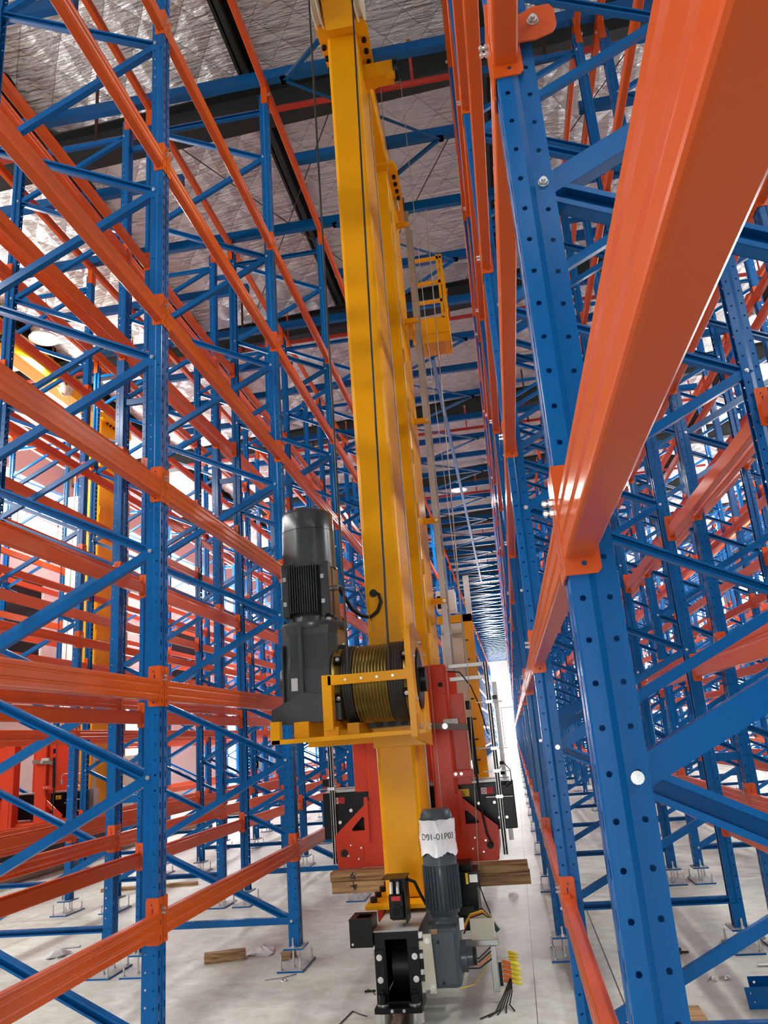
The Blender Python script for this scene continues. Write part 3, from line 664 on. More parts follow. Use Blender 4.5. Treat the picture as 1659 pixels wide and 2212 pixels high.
def crane_near(T, P):
    # hoist: drum, rope windings, gearbox, motor and its frame
    dc = (-.0, 5.50, 2.0)
    prof = [(-1.175, .05), (-1.175, .282), (-1.165, .285), (-1.155, .262), (-1.09, .262)]
    x = -1.09
    prof += [(-1.09, .25)]
    x = -1.06
    while x < -.80:
        prof += [(x, .262), (x + .004, .268), (x + .012, .268), (x + .016, .260), (x + .02, .2585)]; x += .0225
    prof += [(-.79, .262), (-.70, .262), (-.655, .262), (-.648, .285), (-.635, .285), (-.635, .05)]
    dr = P(MB().lathe(dc, (1, 0, 0), prof, 64), 'hoist_drum', BRASS)
    for (a, n) in ((-1.112, 4), (-.795, 6)):
        pr = [(a, .255)]
        for i in range(n): pr += [(a + .018 * i + .002, .268), (a + .018 * i + .009, .277), (a + .018 * i + .016, .268)]
        pr += [(a + .018 * n, .255)]
        P(MB().lathe(dc, (1, 0, 0), pr, 64), 'rope_winding', ROPE, dr)
    for xx in (-1.135, -.672):
        for ang in (35, -20, 145, 200, 90, 260):
            a = math.radians(ang); d = Vector((0, -math.cos(a), math.sin(a))); c = Vector((xx, 5.5, 2.0)) + d * .275; tv = Vector((0, math.sin(a), math.cos(a)))
            k = MB().obox(c, (.026, 0, 0), tv * .028, d * .012).build('rope_clamp', BLACK, dr)
            bolt_mb(MB(), *(c + d * .012), d, .012).build('bolt', ZINC, k)
    yz = lambda u, v, t: (t, u, v)
    ep = P(MB().plate([(5.08, 1.66), (5.06, 2.22), (5.14, 2.33), (5.35, 2.38), (5.80, 2.33), (5.98, 2.12), (6.0, 1.55), (5.2, 1.60)], [circ(5.5, 2.0, .225, 32)], yz, -.625, -.607), 'drum_end_plate', YELLOW)
    P(MB().cyl((-.632, 5.5, 2.0), (-.60, 5.5, 2.0), .20, 32).cyl((-.60, 5.5, 2.0), (-.56, 5.5, 2.0), .085, 24), 'bearing_hub', BLACK, ep)
    bolts(ep, [(-.607, 5.62, 2.27), (-.607, 5.20, 2.14), (-.607, 5.20, 1.86), (-.607, 5.86, 2.2), (-.607, 5.32, 1.68), (-.607, 5.9, 1.70)], (1, 0, 0), .018)
    P(MB().box(-.64, -.60, 5.05, 5.09, 1.62, 2.30), 'end_plate_flange', YELLOW, ep)
    fr = P(MB().box(-1.17, -.63, 5.08, 5.092, 1.982, 2.045), 'rope_guard', YELLOW, None, .002)
    bolts(fr, [(-1.05 + .105 * i, 5.08, 2.012) for i in range(4)], (0, -1, 0), .007)
    hf = P(MB().box(-1.21, -1.145, 5.08, 5.17, 1.70, 2.05).box(-1.21, -1.145, 5.16, 5.75, 1.70, 1.76).box(-1.57, -.55, 5.10, 5.16, 1.635, 1.665).box(-1.575, -1.51, 5.10, 5.16, 1.635, 1.78)
           .box(-1.22, -1.12, 5.12, 5.16, 1.66, 1.72).box(-.60, -.59, 5.10, 5.16, 1.66, 1.76).box(-.555, -.545, 5.10, 5.16, 1.66, 1.76), 'hoist_frame', YELLOW, None, .003)
    P(MB().box(-1.44, -1.34, 5.2, 5.85, 1.66, 1.77), 'support_foot', YELLOW, hf); P(MB().box(-1.10, -1.02, 5.3, 5.85, 1.66, 1.74), 'support_foot', YELLOW, hf)
    P(MB().box(-1.5, -1.005, 5.78, 5.9, 1.60, 1.78).box(-1.0, -.62, 5.70, 5.82, 1.56, 1.72), 'mast_bracket', YELLOW, hf, .004)
    P(MB().box(-1.0, -.66, 5.6, 5.75, 1.70, 1.76), 'bearing_block', BLACK, hf)
    for i in range(3): P(MB().cyl((-.93 + .09 * i, 5.59, 1.73), (-.93 + .09 * i, 5.6, 1.73), .028, 20), 'bore', RUBBER, hf)
    gx, gy = -1.345, 5.52
    # gearbox: lofted casing
    gb = MB(); secs = [(1.84, .205, .24), (1.90, .20, .235), (2.12, .20, .235), (2.22, .195, .225), (2.36, .20, .22), (2.42, .21, .225)]
    n = 8; ring = []
    for z, hx, hy in secs:
        c = .055; ring += [(gx + sx, gy + sy, z) for sx, sy in ((hx, -hy + c), (hx, hy - c), (hx - c, hy), (-hx + c, hy), (-hx, hy - c), (-hx, -hy + c), (-hx + c, -hy), (hx - c, -hy))]
    gb.add(ring, [(i * n + k, i * n + (k + 1) % n, (i + 1) * n + (k + 1) % n, (i + 1) * n + k) for i in range(len(secs) - 1) for k in range(n)])
    gbo = P(gb, 'gearbox', MOTOR, None, .012)
    P(MB().plate([(-1.60, 1.765), (-1.12, 1.765), (-1.12, 1.93), (-1.36, 1.955), (-1.40, 1.95), (-1.60, 1.86)], [], lambda u, v, t: (u, t, v), 5.24, 5.76), 'gearbox_foot', MOTOR, gbo, .006)
    P(MB().box(-1.405, -1.375, 5.255, 5.30, 1.92, 2.42), 'rib', MOTOR, gbo, .008); P(MB().box(-1.54, -1.525, 5.3, 5.5, 1.90, 2.30), 'rib', MOTOR, gbo, .005)
    P(MB().lathe((gx, gy, 2.40), (0, 0, 1), [(0, .205), (.0, .235), None, (.012, .243), (.045, .243), None, (.055, .235), None, (.055, .1)], 40), 'gearbox_flange', MOTOR, gbo)
    P(MB().lathe((-1.15, gy, 2.02), (-1, 0, 0), [(-.03, .22), (0, .23), (.03, .22), (.10, .20)], 40), 'output_housing', MOTOR, gbo)
    P(MB().lathe((-1.50, gy - .12, 2.235), (-1, 0, 0), [(0, .06), (.05, .055), (.06, .04), (.06, .001)], 24), 'end_cap', MOTOR, gbo)
    P(MB().lathe((-1.50, gy - .10, 2.05), (-1, 0, 0), [(0, .11), (.055, .105), (.07, .09), (.07, .001)], 32), 'end_cap', MOTOR, gbo)
    P(MB().box(-1.47, -1.425, 5.282, 5.286, 1.98, 2.065), 'nameplate', ALU, gbo)
    for i in range(12):
        a = 2 * PI * i / 12; MB().cyl((gx + .222 * math.cos(a), gy + .222 * math.sin(a), 2.455), (gx + .222 * math.cos(a), gy + .222 * math.sin(a), 2.478), .014, 6).build('bolt', MOTOR, gbo)
    mx, my = -1.36, 5.52
    mo = P(MB().lathe((mx, my, 2.45), (0, 0, 1), [(0, .17), (.05, .165), None, (.06, .158), (.45, .158)], 40), 'hoist_motor', MOTOR)
    fn = MB()
    for i in range(12): xx = mx - .105 + .0175 * i; fn.box(xx - .003, xx + .003, my - .193, my - .12, 2.52, 2.88)
    P(fn, 'cooling_fins', MOTOR, mo)
    P(MB().box(mx - .178, mx - .118, my - .165, my - .06, 2.50, 2.89).box(mx + .108, mx + .178, my - .165, my - .02, 2.50, 2.89).box(mx - .185, mx + .185, my - .06, my + .14, 2.50, 2.89), 'motor_housing', MOTOR, mo, .01)
    for xx in (mx - .15, mx + .13):
        for z in (2.58, 2.76): P(MB().box(xx - .012, xx + .012, my - .175, my - .165, z, z + .03), 'clip', ALU, mo)
    for xx in (mx - .15, mx + .13): bolts(mo, [(xx, my - .17, 2.87), (xx, my - .17, 2.50)], (0, -1, 0), .011, MOTOR)
    fc = P(MB().lathe((mx, my, 2.86), (0, 0, 1), [(0, .18), (0, .198), None, (.28, .194), None, (.281, .190), None, (.284, .190), None, (.285, .194), None, (.41, .191), (.428, .184), (.438, .17), None, (.443, .001)], 56), 'fan_cover', MOTOR, mo)
    P(MB().lathe((mx - .205, my - .02, 2.66), (0, 1, 0), [(0, .016), (.008, .022), (.016, .016), (.008, .012), (0, .016)], 16), 'lifting_eye', MOTOR, mo)
    P(MB().cyl((mx + .17, my - .05, 2.70), (mx + .225, my - .06, 2.70), .02, 14), 'cable_gland', ZINC, mo)
    P(MB().tube([(-1.135, 5.46, 2.70), (-1.12, 5.5, 2.66), (-1.08, 5.62, 2.56), (-1.03, 5.72, 2.52), (-.97, 5.765, 2.51), (-.91, 5.77, 2.55), (-.88, 5.77, 2.62), (-.895, 5.785, 2.68), (-.93, 5.81, 2.70)], .014, 10), 'motor_cable', RUBBER)
    P(MB().cyl((-.938, 5.801, 2.695), (-.938, 5.79, 2.695), .030, 24), 'cable_grommet', RUBBER)
    P(MB().tube([(-1.135, 5.46, 2.72), (-1.10, 5.5, 2.70), (-1.03, 5.6, 2.72), (-.99, 5.7, 2.62), (-.96, 5.77, 2.40)], .0025, 5), 'loose_wire', WIRE)
    # travel drive low in front
    g2 = P(MB().box(-.665, -.475, 5.20, 5.48, .165, .50), 'travel_gearbox', MOTORB, None, .03)
    P(MB().cyl((-.475, 5.32, .31), (-.44, 5.32, .31), .085, 28).cyl((-.44, 5.32, .31), (-.405, 5.32, .31), .055, 28), 'output_hub', MOTORB, g2)
    P(MB().cyl((-.405, 5.32, .31), (-.385, 5.32, .31), .05, 28), 'hub_cap', RUBBER, g2)
    for p in ((-.60, 5.2, .42), (-.585, 5.2, .20)): P(MB().cyl(p, (p[0], 5.195, p[2]), .009, 12), 'plug_hole', RUBBER, g2)
    P(MB().box(-.64, -.60, 5.196, 5.2, .465, .492), 'tape_patch', WOOD, g2)
    ax, ay = -.565, 5.38
    m2 = P(MB().lathe((ax, ay, .49), (0, 0, 1), [(0, .105), (.015, .11), (.03, .085), (.05, .082), (.06, .10), (.34, .10), (.36, .092)], 36), 'travel_motor', MOTORB)
    fn = MB()
    for i in range(30):
        a = 2 * PI * i / 30; d = Vector((math.cos(a), math.sin(a), 0)); fn.obox(Vector((ax, ay, .70)) + d * .106, d * .010, Vector((-d.y, d.x, 0)) * .0022, (0, 0, .125))
    P(fn, 'cooling_fins', MOTORB, m2)
    P(MB().lathe((ax, ay, .83), (0, 0, 1), [(0, .108), (.06, .108), None, (.08, .102), (.28, .104), None, (.31, .098), (.33, .084), None, (.334, .001)], 40), 'fan_cover', MOTORB, m2)
    N, H = 72, 9; vs = []
    rnd = random.Random(3)
    for j in range(H):
        z = .885 + .215 * j / (H - 1)
        for i in range(N):
            a = 2 * PI * i / N; r = .1125 + .003 * math.sin(7 * a + j) + .004 * rnd.random() + (.007 * rnd.random() if j in (0, 4) else 0)
            dz = (.012 * math.sin(5 * a) + .012 * rnd.random() if j == 0 else (.002 * math.sin(9 * a) if j == H - 1 else 0)); vs.append((ax + r * math.cos(a), ay + r * math.sin(a), z + dz))
    wrp = P(MB().add(vs, [(j * N + i, j * N + (i + 1) % N, (j + 1) * N + (i + 1) % N, (j + 1) * N + i) for j in range(H - 1) for i in range(N)], 0, True), 'paper_wrap', PAPER, m2)
    tc_ = bpy.data.curves.new('writing', 'FONT'); tc_.body = 'D01-01P03'; tc_.size = .052; tc_.align_x = 'CENTER'
    to = bpy.data.objects.new('writing_tmp', tc_); COL.objects.link(to)
    me = bpy.data.meshes.new_from_object(to.evaluated_get(bpy.context.evaluated_depsgraph_get())); bpy.data.objects.remove(to)
    for v in me.vertices:
        a = -PI / 2 + (v.co.x + .012) / .121; z = v.co.y; v.co = (ax + .1215 * math.cos(a), ay + .1215 * math.sin(a), 1.0 + z - .015)
    me.materials.clear(); me.materials.append(INK); put('writing', me, wrp)
    P(MB().plate([(-.725, .18), (-.725, .225), (-.69, .225), (-.69, .395), (-.735, .395), (-.735, .44), (-.685, .44), (-.685, .475), (-.635, .475), (-.625, .16), (-.665, .16), (-.665, .18)], [], lambda u, v, t: (u, t, v), 5.155, 5.17), 'torque_plate', PLATE, g2)
    bolts(g2, [(-.66, 5.155, .44), (-.648, 5.155, .19)], (0, -1, 0), .014)
    for z in (.47, .36, .275, .18): P(MB().cyl((-.708, 5.175, z - .014), (-.708, 5.175, z + .014), .021, 20), 'rubber_buffer', WHITE if z in (.36, .275, .47) else ZINC, g2)
    P(MB().box(-.735, -.68, 5.165, 5.20, .288, .346), 'torque_arm', BLACK, g2)
    P(MB().plate([(0, 0), (.028, .006), (.028, .07), (0, .066)], [], lambda u, v, t: (-.465 + u, t, .47 + v), 5.24, 5.243), 'paper_tag', PAPER, m2)
    # brake / control housing behind the drive
    bh = P(MB().box(-.56, -.385, 6.0, 6.35, .30, .67).box(-.60, -.42, 6.05, 6.3, .67, .72), 'rail_brake_housing', BLACK, None, .006)
    sn = P(MB().box(-.455, -.355, 5.95, 6.0, .60, .68), 'barcode_sensor', BLACK, bh); P(MB().box(-.428, -.372, 5.947, 5.95, .615, .665), 'sensor_label', WHITE, sn); P(MB().box(-.455, -.437, 5.947, 5.95, .605, .675), 'sensor_stripe', STYEL, sn)
    P(MB().box(-.53, -.42, 5.996, 6.0, .40, .45), 'dark_plate', MOTOR, bh)
    P(MB().tube([(-.37, 6.0, .60), (-.34, 5.98, .50), (-.31, 5.96, .42), (-.30, 5.95, .37)], .005, 6), 'sensor_lead', RUBBER, bh)
    P(MB().obox((-.285, 5.94, .335), (.02, 0, -.03), (.012, 0, .008), (0, .012, 0)), 'lead_plug', MOTORB, bh)
    P(MB().cyl((-.40, 5.9, .30), (-.40, 5.9, .38), .022, 12).cyl((-.40, 5.9, .38), (-.40, 5.9, .395), .03, 12), 'rubber_bumper', RUBBER, bh)
    # open junction box on a bracket, cable plugs hanging from it
    jb = P(MB().box(-.425, -.275, 5.56, 5.565, .34, .465).box(-.425, -.42, 5.565, 5.68, .34, .465).box(-.28, -.275, 5.565, 5.68, .34, .465).box(-.42, -.28, 5.675, 5.68, .34, .465).box(-.42, -.28, 5.565, 5.675, .34, .345), 'junction_box', PLATE)
    P(MB().box(-.60, -.255, 5.58, 5.62, .30, .335).box(-.315, -.275, 5.57, 5.61, .04, .30), 'aluminium_bracket', ALU, jb, .003)
    for i, c in enumerate((RUBBER, STYEL, PLUGO, RUBBER)): P(MB().tube([(-.47, 5.56, .44 - .02 * i), (-.42, 5.57, .50 - .01 * i), (-.34, 5.6, .515 - .01 * i), (-.29, 5.62, .45)], .005, 6), 'wire', c, jb)
    for i in range(4): P(MB().tube([(-.46, 5.35, .29 - .018 * i), (-.38, 5.42, .27 - .018 * i), (-.31, 5.56, .295 - .022 * i)], .005, 6), 'wire', RUBBER if i != 2 else PLUGO, jb)
    P(MB().tube([(-.50, 5.3, .14), (-.42, 5.45, .12), (-.36, 5.52, .18), (-.31, 5.56, .28)], .003, 6), 'wire', STYEL, jb)
    P(MB().box(-.27, -.25, 5.54, 5.56, .08, .21), 'terminal_strip', RUBBER, jb)
    for i in range(5):
        z = .215 - .026 * i
        P(MB().cyl((-.245, 5.55, z), (-.19, 5.54, z - .012), .011, 8), 'connector_plug', PLUGO, jb)
        P(MB().cyl((-.19, 5.54, z - .002), (-.155, 5.53, z - .012), .012, 8).cyl((-.155, 5.53, z - .012), (-.125, 5.52, z - .018), .012, 8, 0, .002), 'cable_marker', PLUGY, jb)
    for i in range(3): P(MB().cyl((-.20, 5.56, .265 - .018 * i), (-.165, 5.55, .26 - .018 * i), .009, 8).cyl((-.165, 5.55, .26 - .018 * i), (-.135, 5.54, .255 - .018 * i), .009, 8, 0, .002), 'cable_marker', STYEL, jb)
    for i in range(5): P(MB().tube([(-.20, 5.54, .13), (-.20 - .012 * i, 5.50 - .01 * i, .06), (-.22 - .02 * i, 5.42 - .03 * i, .012), (-.19 - .05 * i, 5.33 - .03 * i, .006)], .0045, 6), 'cable', RUBBER, jb)
    # ladder beside the far mast
    ld = MB()
    for y in (8.30, 8.68):
        ld.box(-.615, -.555, y - .013, y + .013, 2.0, 7.95)
    lo = P(ld, 'ladder', ALU)
    for i in range(21):
        z = 2.12 + .285 * i; P(MB().box(-.60, -.57, 8.28, 8.70, z - .015, z + .015), 'rung', ALU, lo)
        P(MB().box(-.600, -.570, 8.2855, 8.2865, z - .016, z + .016), 'rung_end', RUBBER, lo)
    for z in (7.75, 6.4, 5.1, 3.9, 3.0): P(MB().box(-.72, -.55, 8.26, 8.30, z - .03, z + .03), 'ladder_bracket', YELLOW, lo); bolts(lo, [(-.575, 8.26, z)], (0, -1, 0), .016)
    # maintenance cage at the top, cabinets at the back
    cg = MB()
    for x in (-.66, -.30, -.255): cg.box(x, x + .035, 9.0, 9.03, 6.6, 7.75)
    for z in (7.70, 7.34, 7.06, 6.80): cg.box(-.66, -.26, 9.0, 9.03, z - .025, z + .025)
    for x in (-.66, -.255): cg.box(x, x + .035, 9.5, 9.53, 6.6, 7.75); cg.box(x, x + .03, 9.0, 9.5, 7.68, 7.72)
    cg.box(-.70, -.225, 8.97, 9.5, 6.53, 6.57).box(-.70, -.225, 8.96, 8.98, 6.57, 6.78).box(-.225, -.215, 8.97, 9.5, 6.53, 6.78)
    co = P(cg, 'maintenance_cage', YELLOW, None, .002)
    rb = MB()
    for x in (-.56, -.40, -.3): rb.box(x, x + .012, 9.0, 9.48, 6.47, 6.53)
    rb.box(-.7, -.225, 8.97, 8.99, 6.45, 6.53); P(rb, 'floor_ribs', YELLOW, co)
    P(MB().box(-1.0, -.66, 8.70, 9.0, 6.55, 6.65), 'cage_arm', YELLOW, co)
    cb = P(MB().box(-.72, -.44, 9.15, 9.55, .55, 2.74), 'electrical_cabinet', BEIGE, None, .006)
    P(MB().box(-.715, -.445, 9.145, 9.15, 2.0, 2.70), 'cabinet_door', BEIGE, cb, .002)
    P(MB().box(-.44, -.33, 9.05, 9.12, .9, 2.95).box(-.74, -.33, 9.05, 9.10, 2.86, 2.95), 'cabinet_frame', YELLOW, cb, .003)
    for i in range(8): P(MB().box(-.44, -.40, 9.046, 9.05, 1.1 + .22 * i, 1.115 + .22 * i), 'slot', BLACK, cb)
    P(MB().cyl((-.70, 9.1, 2.80), (-.45, 9.1, 2.80), .07, 20), 'air_tank', BEIGE, cb)
    cu = P(MB().box(-.72, -.50, 9.0, 9.25, 3.0, 3.24), 'cooling_unit', WHITE, cb, .005); P(MB().box(-.71, -.62, 8.995, 9.0, 3.03, 3.18), 'grille', BLACK, cu)
    P(MB().box(-.40, -.33, 9.3, 9.34, 2.98, 3.45), 'white_reflector_panel', WHITE, cb)
T = thing('stacker_crane', 'yellow twin-mast stacker crane with grey hoist motor standing in the middle aisle', 'crane')
build_crane(T, True)
T2 = thing('stacker_crane', 'yellow stacker crane standing in the next aisle beyond the left racks', 'crane', (-6.67, 3.6, 0))
build_crane(T2, False, 2.0)
lo = MB()
for y in (10.2, 10.62): lo.box(-.60, -.54, y - .013, y + .013, .8, 7.8)
for i in range(24): lo.box(-.59, -.55, 10.2, 10.62, 1.0 + .285 * i, 1.03 + .285 * i)
lo.build('ladder', ALU, T2)
MB().box(-1.35, -1.12, 9.7, 10.0, 2.4, 6.6).build('control_box', WHITE, T2)
MB().box(-.5, -.2, 10.3, 10.7, .6, 1.7).build('electrical_cabinet', BEIGE, T2)
# ---- load carriages
def build_carriage(T, full=True):
    P = lambda mb, n, mt, par=None, bevel=0: mb.build(n, mt, par or T, None, bevel)
    xz = lambda u, v, t: (u, t, v)
    for sx in (1, -1):
        q = lambda x: x if sx > 0 else -1.735 - x
        a = P(MB().box(min(q(-.69), q(-.505)), max(q(-.69), q(-.505)), 6.60, 6.78, .655, 2.19), 'side_column', RED, None, .02)
        P(MB().cyl((q(-.56), 6.598, 2.02), (q(-.56), 6.59, 2.02), .02, 20), 'cable_hole', RUBBER, a)
        for (x, z) in ((-.53, 1.94), (-.54, 1.80), (-.55, 1.66), (-.60, 1.66)): P(MB().cyl((q(x), 6.599, z), (q(x), 6.596, z), .005, 8), 'screw_hole', RUBBER, a)
        b = P(MB().box(min(q(-.50), q(-.385)), max(q(-.50), q(-.385)), 6.66, 6.70, 1.22, 1.94), 'inner_plate', RED, None, .004)
        o = [(q(-.64), .655), (q(-.235), .655), (q(-.225), .67), (q(-.21), .90), (q(-.50), 1.15), (q(-.64), 1.20)]
        h = [(q(-.46), .93), (q(-.36), .93), (q(-.355), .945), (q(-.44), 1.03), (q(-.46), 1.03)]
        g = P(MB().plate(o, [h], xz, 6.59, 6.615), 'gusset_plate', RED, None)
        P(MB().cyl((q(-.285), 6.59, .77), (q(-.285), 6.575, .77), .028, 24), 'rubber_cap', RUBBER, g)
        P(MB().cyl((q(-.37), 6.59, .775), (q(-.37), 6.585, .775), .075, 32), 'roller_cover', RED, g)
        bolts(g, [(q(-.37) + .06 * math.cos(t), 6.585, .775 + .06 * math.sin(t)) for t in (.5, 2.1, 3.6, 5.2)], (0, -1, 0), .006)
        P(MB().box(min(q(-.50), q(-.47)), max(q(-.50), q(-.47)), 6.57, 6.60, .85, 1.18), 'stiffener', RED, g)
    P(MB().box(-1.25, -.48, 7.42, 7.52, .655, 2.19), 'back_frame', RED, None, .01)
    P(MB().box(-1.50, -.23, 6.7, 7.5, .655, .80), 'bottom_frame', RED, None, .01)
    fk = P(MB().box(-1.69, -.06, 6.93, 7.12, .84, 1.21), 'telescopic_fork', BLACK, None, .006)
    P(MB().box(-1.66, -.09, 6.95, 7.10, 1.21, 1.225).box(-1.66, -.09, 7.30, 7.45, .84, 1.225), 'fork_blade', ALU, fk)
    for xx in (-.14, -.20, -.33): bolts(fk, [(xx, 6.93, .93), (xx - .03, 6.93, 1.05)], (0, -1, 0), .010)
    bolts(fk, [(-1.45, 6.93, 1.06), (-1.55, 6.93, .97)], (0, -1, 0), .012)
    for x0 in (-1.60, -.33):
        P(MB().box(x0, x0 + .045, 6.926, 6.93, 1.12, 1.17), 'warning_sticker', WHITE, fk); P(MB().box(x0 + .046, x0 + .10, 6.926, 6.93, 1.12, 1.17), 'warning_sticker', STRED, fk)
        P(MB().lathe((x0 + .0225, 6.925, 1.145), (0, 1, 0), [(0, .010), (0, .016)], 20), 'warning_sign', STRED, fk)
    st = P(MB().box(-.52, -.43, 6.926, 6.93, 1.11, 1.17), 'warning_sticker', STYEL, fk)
    P(MB().plate([(-.508, 1.12), (-.468, 1.12), (-.488, 1.158)], [[(-.502, 1.124), (-.474, 1.124), (-.488, 1.151)]], xz, 6.924, 6.926), 'warning_triangle', INK, st)
    P(MB().box(-.490, -.486, 6.924, 6.926, 1.128, 1.142), 'exclamation_mark', INK, st)
    # aluminium sensor posts
    for (x, zt) in ((-1.61, 1.78), (-.20, 2.20)):
        a = MB().box(x, x + .04, 6.86, 6.90, .655, zt)
        for s_ in (0, .04): a.box(x + .005, x + .015, 6.855, 6.86, .655, zt).box(x + .025, x + .035, 6.855, 6.86, .655, zt)
        ap = P(a, 'sensor_post', ALU)
        for z in ((1.25,) if x < -1 else (1.86, 1.48, 1.30, 1.10)):
            P(MB().cyl((x - .09, 6.84, z), (x + .13, 6.84, z - .004), .0055, 8).box(x - .008, x + .048, 6.83, 6.86, z - .012, z + .012), 'sensor_rod', ZINC, ap)
        P(MB().box(x - .05 if x < -1 else x + .05, x if x < -1 else x + .09, 6.82, 6.85, (1.27 if x < -1 else 1.875), (1.33 if x < -1 else 1.91)), 'sensor', BLACK, ap)
    P(MB().box(-.50, -.20, 6.86, 6.90, 2.165, 2.20).box(-.50, -.20, 6.86, 6.90, 2.055, 2.09), 'sensor_rail', ALU, None, .003)
    P(MB().box(-.15, -.11, 7.35, 7.39, .7, 2.05), 'sensor_post', ALU)
    P(MB().cyl((-.36, 6.8, 1.40), (-.36, 6.8, 1.48), .004, 6).tube([(-.36, 6.8, 1.40), (-.36, 6.8, 1.46), (-.33, 6.8, 1.485), (-.2, 6.84, 1.485)], .007, 6), 'bent_rod', ZINC)
    P(MB().box(-.385, -.345, 6.78, 6.81, 1.33, 1.40), 'reflex_sensor', ZINC, None, .002)
    for i, z in enumerate((1.36, 1.28, 1.20)): P(MB().cyl((-.15, 6.86, z), (-.115, 6.86, z), .014, 10), 'plug', RUBBER)
    P(MB().tube([(-.115, 6.86, 1.36), (-.07, 6.86, 1.30), (-.07, 6.86, 1.20), (-.115, 6.86, 1.17)], .005, 6), 'cable', RUBBER)
    P(MB().tube([(-.50, 6.7, 2.13), (-.40, 6.75, 2.12), (-.32, 6.8, 2.0), (-.27, 6.85, 1.85), (-.22, 6.88, 1.6)], .006, 6), 'cable', RUBBER)
    tt = P(MB().cyl((-.345, 6.55, 1.87), (-.345, 6.55, 1.80), .022, 12).cyl((-.345, 6.55, 1.74), (-.335, 6.55, 1.30), .022, 10).cyl((-.335, 6.55, 1.30), (-.33, 6.55, 1.18), .010, 8), 'wire_tensioner', BLACK)
    P(MB().tube([(-.33, 6.55, 1.18), (-.32, 6.52, 1.0), (-.30, 6.5, .86), (-.27, 6.55, .78)], .008, 8), 'cable', RUBBER)
    P(MB().obox((-.52, 6.56, 1.68), (.19, 0, -.02), (0, .012, 0), (.002, 0, .025)), 'safety_lever', LEVER, None)
    bolts(T, [(-.55, 6.545, 1.685)], (0, -1, 0), .020)
    P(MB().box(-.56, -.44, 6.55, 6.60, 1.69, 1.74), 'limit_switch', GALV, None, .003)
    P(MB().box(-.53, -.33, 6.555, 6.60, 1.28, 1.335), 'lever_bracket', RED, None, .003); bolts(T, [(-.50, 6.555, 1.31), (-.455, 6.555, 1.31)], (0, -1, 0), .010)
    return T
LC = build_carriage(thing('load_carriage', 'red load carriage with black forks parked on timbers behind the near mast', 'carriage'))
LC2 = build_carriage(thing('load_carriage', 'red load carriage of the crane beyond the left racks', 'carriage', (-6.67, 5.0, 0)))
# timbers under the carriage, with black ink stamps
for i, (z0, z1, x0, x1, lab) in enumerate(((.587, .652, -1.545, -.015, 'upper squared timber across the crane chassis under the red carriage'), (.50, .585, -1.535, -.005, 'lower squared timber across the crane chassis under the red carriage'))):
    t = thing('timber', lab, 'timber', (0, 0, 0), 0, 'timbers under the carriage')
    MB().box(x0, x1, 6.44, 6.60, z0, z1).build('beam', WOOD, t, None, .004)
    for cx in (-1.36, -.42):
        s_ = MB()
        for k in range(7):
            a = random.random() * PI; l = .012 + .018 * random.random(); s_.obox((cx + .03 * (random.random() - .5), 6.4385, (z0 + z1) / 2 + .03 * (random.random() - .5)), (l * math.cos(a), 0, l * math.sin(a)), (-.0025 * math.sin(a), 0, .0025 * math.cos(a)), (0, .001, 0))
        s_.build('ink_stamp', INK, t)
tag(MB().box(-1.0, -.7, 6.46, 7.5, .471, .4995).build('support_board', WOOD), 'flat board on the crane chassis beneath the squared timbers', 'board')
# floor rails
for x, lab in ((-.85, 'steel floor rail running down the middle aisle under the crane'), (-7.52, 'steel floor rail of the crane beyond the left racks')):
    t = thing('floor_rail', lab, 'rail')
    MB().box(x - .022, x + .022, -3, 80, .065, .092).box(x - .006, x + .006, -3, 80, .02, .065).box(x - .05, x + .05, -3, 80, .012, .02).build('rail', RUST, t, None, .003)
    if x > -2:
        for j in range(8):
            y = 3.2 + .9 * j
            c = MB().box(x - .16, x + .16, y - .05, y + .05, 0, .012).build('rail_clamp', GALV, t)
            for s_ in (-.11, .11): MB().cyl((x + s_, y, .012), (x + s_, y, .05), .012, 8).cyl((x + s_, y, .012), (x + s_, y, .028), .02, 6).build('stud', ZINC, c)

# ------------------------------------------------------------------ things lying on the floor
def onfloor(name, lab, cat, mb, mt, grp=None, bevel=0): return tag(mb.build(name, mt, None, None, bevel), lab, cat, grp)
def lump(x, y, r, h, seed, n=10):
    rr = random.Random(seed); m = MB(); vs = [(x, y, h)]
    for j, (q, z) in enumerate(((.5, .8), (1, .35), (1.1, 0.0))):
        for i in range(n): a = 2 * PI * i / n; k = r * q * (.7 + .6 * rr.random()); vs.append((x + k * math.cos(a), y + k * math.sin(a), max(0.0, h * z * (.6 + .7 * rr.random()) if z else 0)))
    fs = [(0, 1 + i, 1 + (i + 1) % n) for i in range(n)]
    for j in range(2): fs += [(1 + j * n + i, 1 + (j + 1) * n + i, 1 + (j + 1) * n + (i + 1) % n, 1 + j * n + (i + 1) % n) for i in range(n)]
    fs.append(tuple(1 + 2 * n + i for i in range(n)))
    return m.add(vs, fs)
d = Vector((.33, .12, 0)).normalized(); n_ = Vector((-d.y, d.x, 0))
onfloor('wood_block', 'long wooden block lying on the floor left of the crane', 'wood block', MB().obox((-2.52, 6.74, .035), d * .165, n_ * .045, (0, 0, .035)), WOOD, None, .003)
onfloor('plastic_film', 'crumpled clear plastic film beside the long wooden block', 'plastic film', lump(-2.27, 6.92, .10, .06, 4, 14), CLEAR)
onfloor('wood_block', 'short wooden block against the foot of the left rack', 'wood block', MB().obox((-1.99, 6.74, .03), (.045, 0, 0), (0, .08, 0), (0, 0, .028)), WOOD, None, .003)
onfloor('wood_plank', 'thin wooden plank lying under the second left rack', 'plank', MB().obox((-4.9, 10.4, .02), (.62, .08, 0), (-.01, .05, 0), (0, 0, .02)), WOOD)
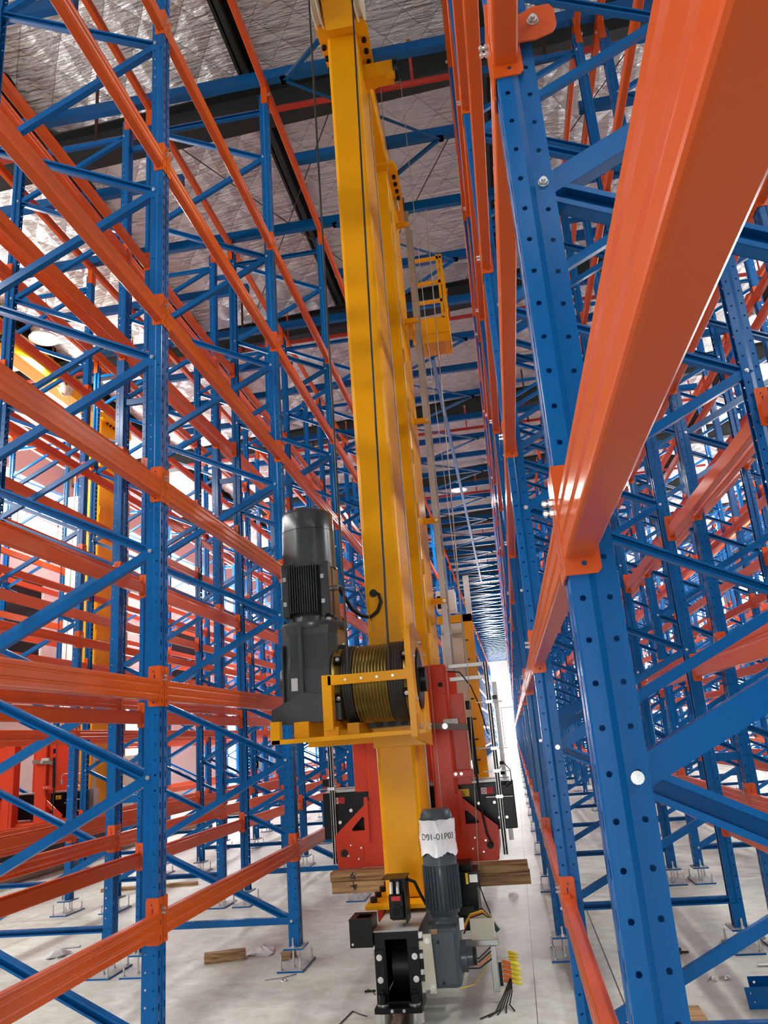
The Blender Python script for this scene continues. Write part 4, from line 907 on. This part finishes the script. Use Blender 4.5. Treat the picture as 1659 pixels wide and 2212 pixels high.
onfloor('rag', 'grey crumpled rag on the floor at the left', 'rag', lump(-4.22, 7.13, .11, .05, 9, 12), GALV)
onfloor('steel_offcut', 'small metal offcut behind the grey rag', 'scrap', MB().obox((-4.25, 7.4, .006), (.08, .02, 0), (-.008, .03, 0), (0, 0, .005)), GALV)
onfloor('bent_wire', 'bent brown wire on the floor left of the rail', 'wire', MB().tube([(-1.24, 5.15, .004), (-1.20, 5.42, .004), (-1.14, 5.36, .004), (-1.09, 5.32, .004)], .0035, 6), BROWN)
onfloor('insulation_strip', 'black strip of insulation with frayed ends on the floor', 'scrap', MB().obox((-1.155, 5.80, .006), (.035, .005, 0), (0, .006, 0), (0, 0, .006)).tube([(-1.18, 5.84, .006), (-1.15, 5.80, .01), (-1.11, 5.73, .006)], .003, 5), RUBBER)
onfloor('rod_piece', 'thin steel rod on the floor before the left rack foot', 'rod', MB().tube([(-2.0, 6.15, .004), (-1.87, 6.2, .004), (-1.80, 6.28, .004)], .004, 6), GALV)
onfloor('washer', 'flat steel washer on the floor before the left rack foot', 'washer', MB().lathe((-1.85, 6.13, 0), (0, 0, 1), [(.0, .01), (.006, .01), (.006, .026), (0, .026)], 18), ZINC)
onfloor('plastic_bag', 'small crumpled white bag on the aisle floor near the right rack', 'bag', lump(-.20, 8.75, .05, .03, 12), CLEAR)
onfloor('clip', 'brown metal clip on the floor under the right rack', 'clip', MB().tube([(.93, 6.46, .006), (.98, 6.42, .012), (1.04, 6.44, .006)], .008, 6).box(.975, .99, 6.41, 6.425, 0, .04), BROWN)
onfloor('rubber_disc', 'small dark disc on the floor under the right rack', 'disc', MB().cyl((.90, 6.28, 0), (.90, 6.28, .012), .022, 14), RUBBER)
onfloor('foil_scrap', 'crumpled foil scrap on the floor under the right rack, left one', 'foil', lump(1.05, 5.78, .026, .03, 21), ALU)
onfloor('foil_scrap', 'crumpled foil scrap on the floor under the right rack, right one', 'foil', lump(1.14, 5.82, .035, .02, 22), ALU)
onfloor('bolt_sleeve', 'short steel sleeve lying under the right rack', 'sleeve', MB().cyl((1.40, 6.05, .011), (1.47, 6.05, .011), .011, 12), ZINC)
t = thing('channel_offcut', 'blue U-shaped steel channel lying on the floor at the lower right', 'steel channel')
MB().plate([(1.13, 0), (1.9, 0), (1.9, .11), (1.12, .11)], [circ(1.155, .08, .008, 12), circ(1.165, .035, .006, 12)], lambda u, v, t_: (u, t_, v), 5.25, 5.256).build('flange', BLUE, t)
MB().plate([(1.20, 0), (1.9, 0), (1.9, .11), (1.19, .11)], [circ(1.225, .08, .008, 12)], lambda u, v, t_: (u, t_, v), 5.45, 5.456).build('flange', BLUE, t)
MB().box(1.22, 1.9, 5.256, 5.45, 0, .006).build('web', BLUE, t)
onfloor('wood_plank', 'pale plank on the floor beneath the nearest right rack bay', 'plank', MB().obox((.66, 4.3, .015), (.06, 0, 0), (0, .95, 0), (0, 0, .015)), WOOD)
onfloor('wood_plank', 'second pale plank beside it beneath the nearest right rack bay', 'plank', MB().obox((.80, 4.3, .015), (.055, 0, 0), (0, .95, 0), (0, 0, .015)), WOOD)
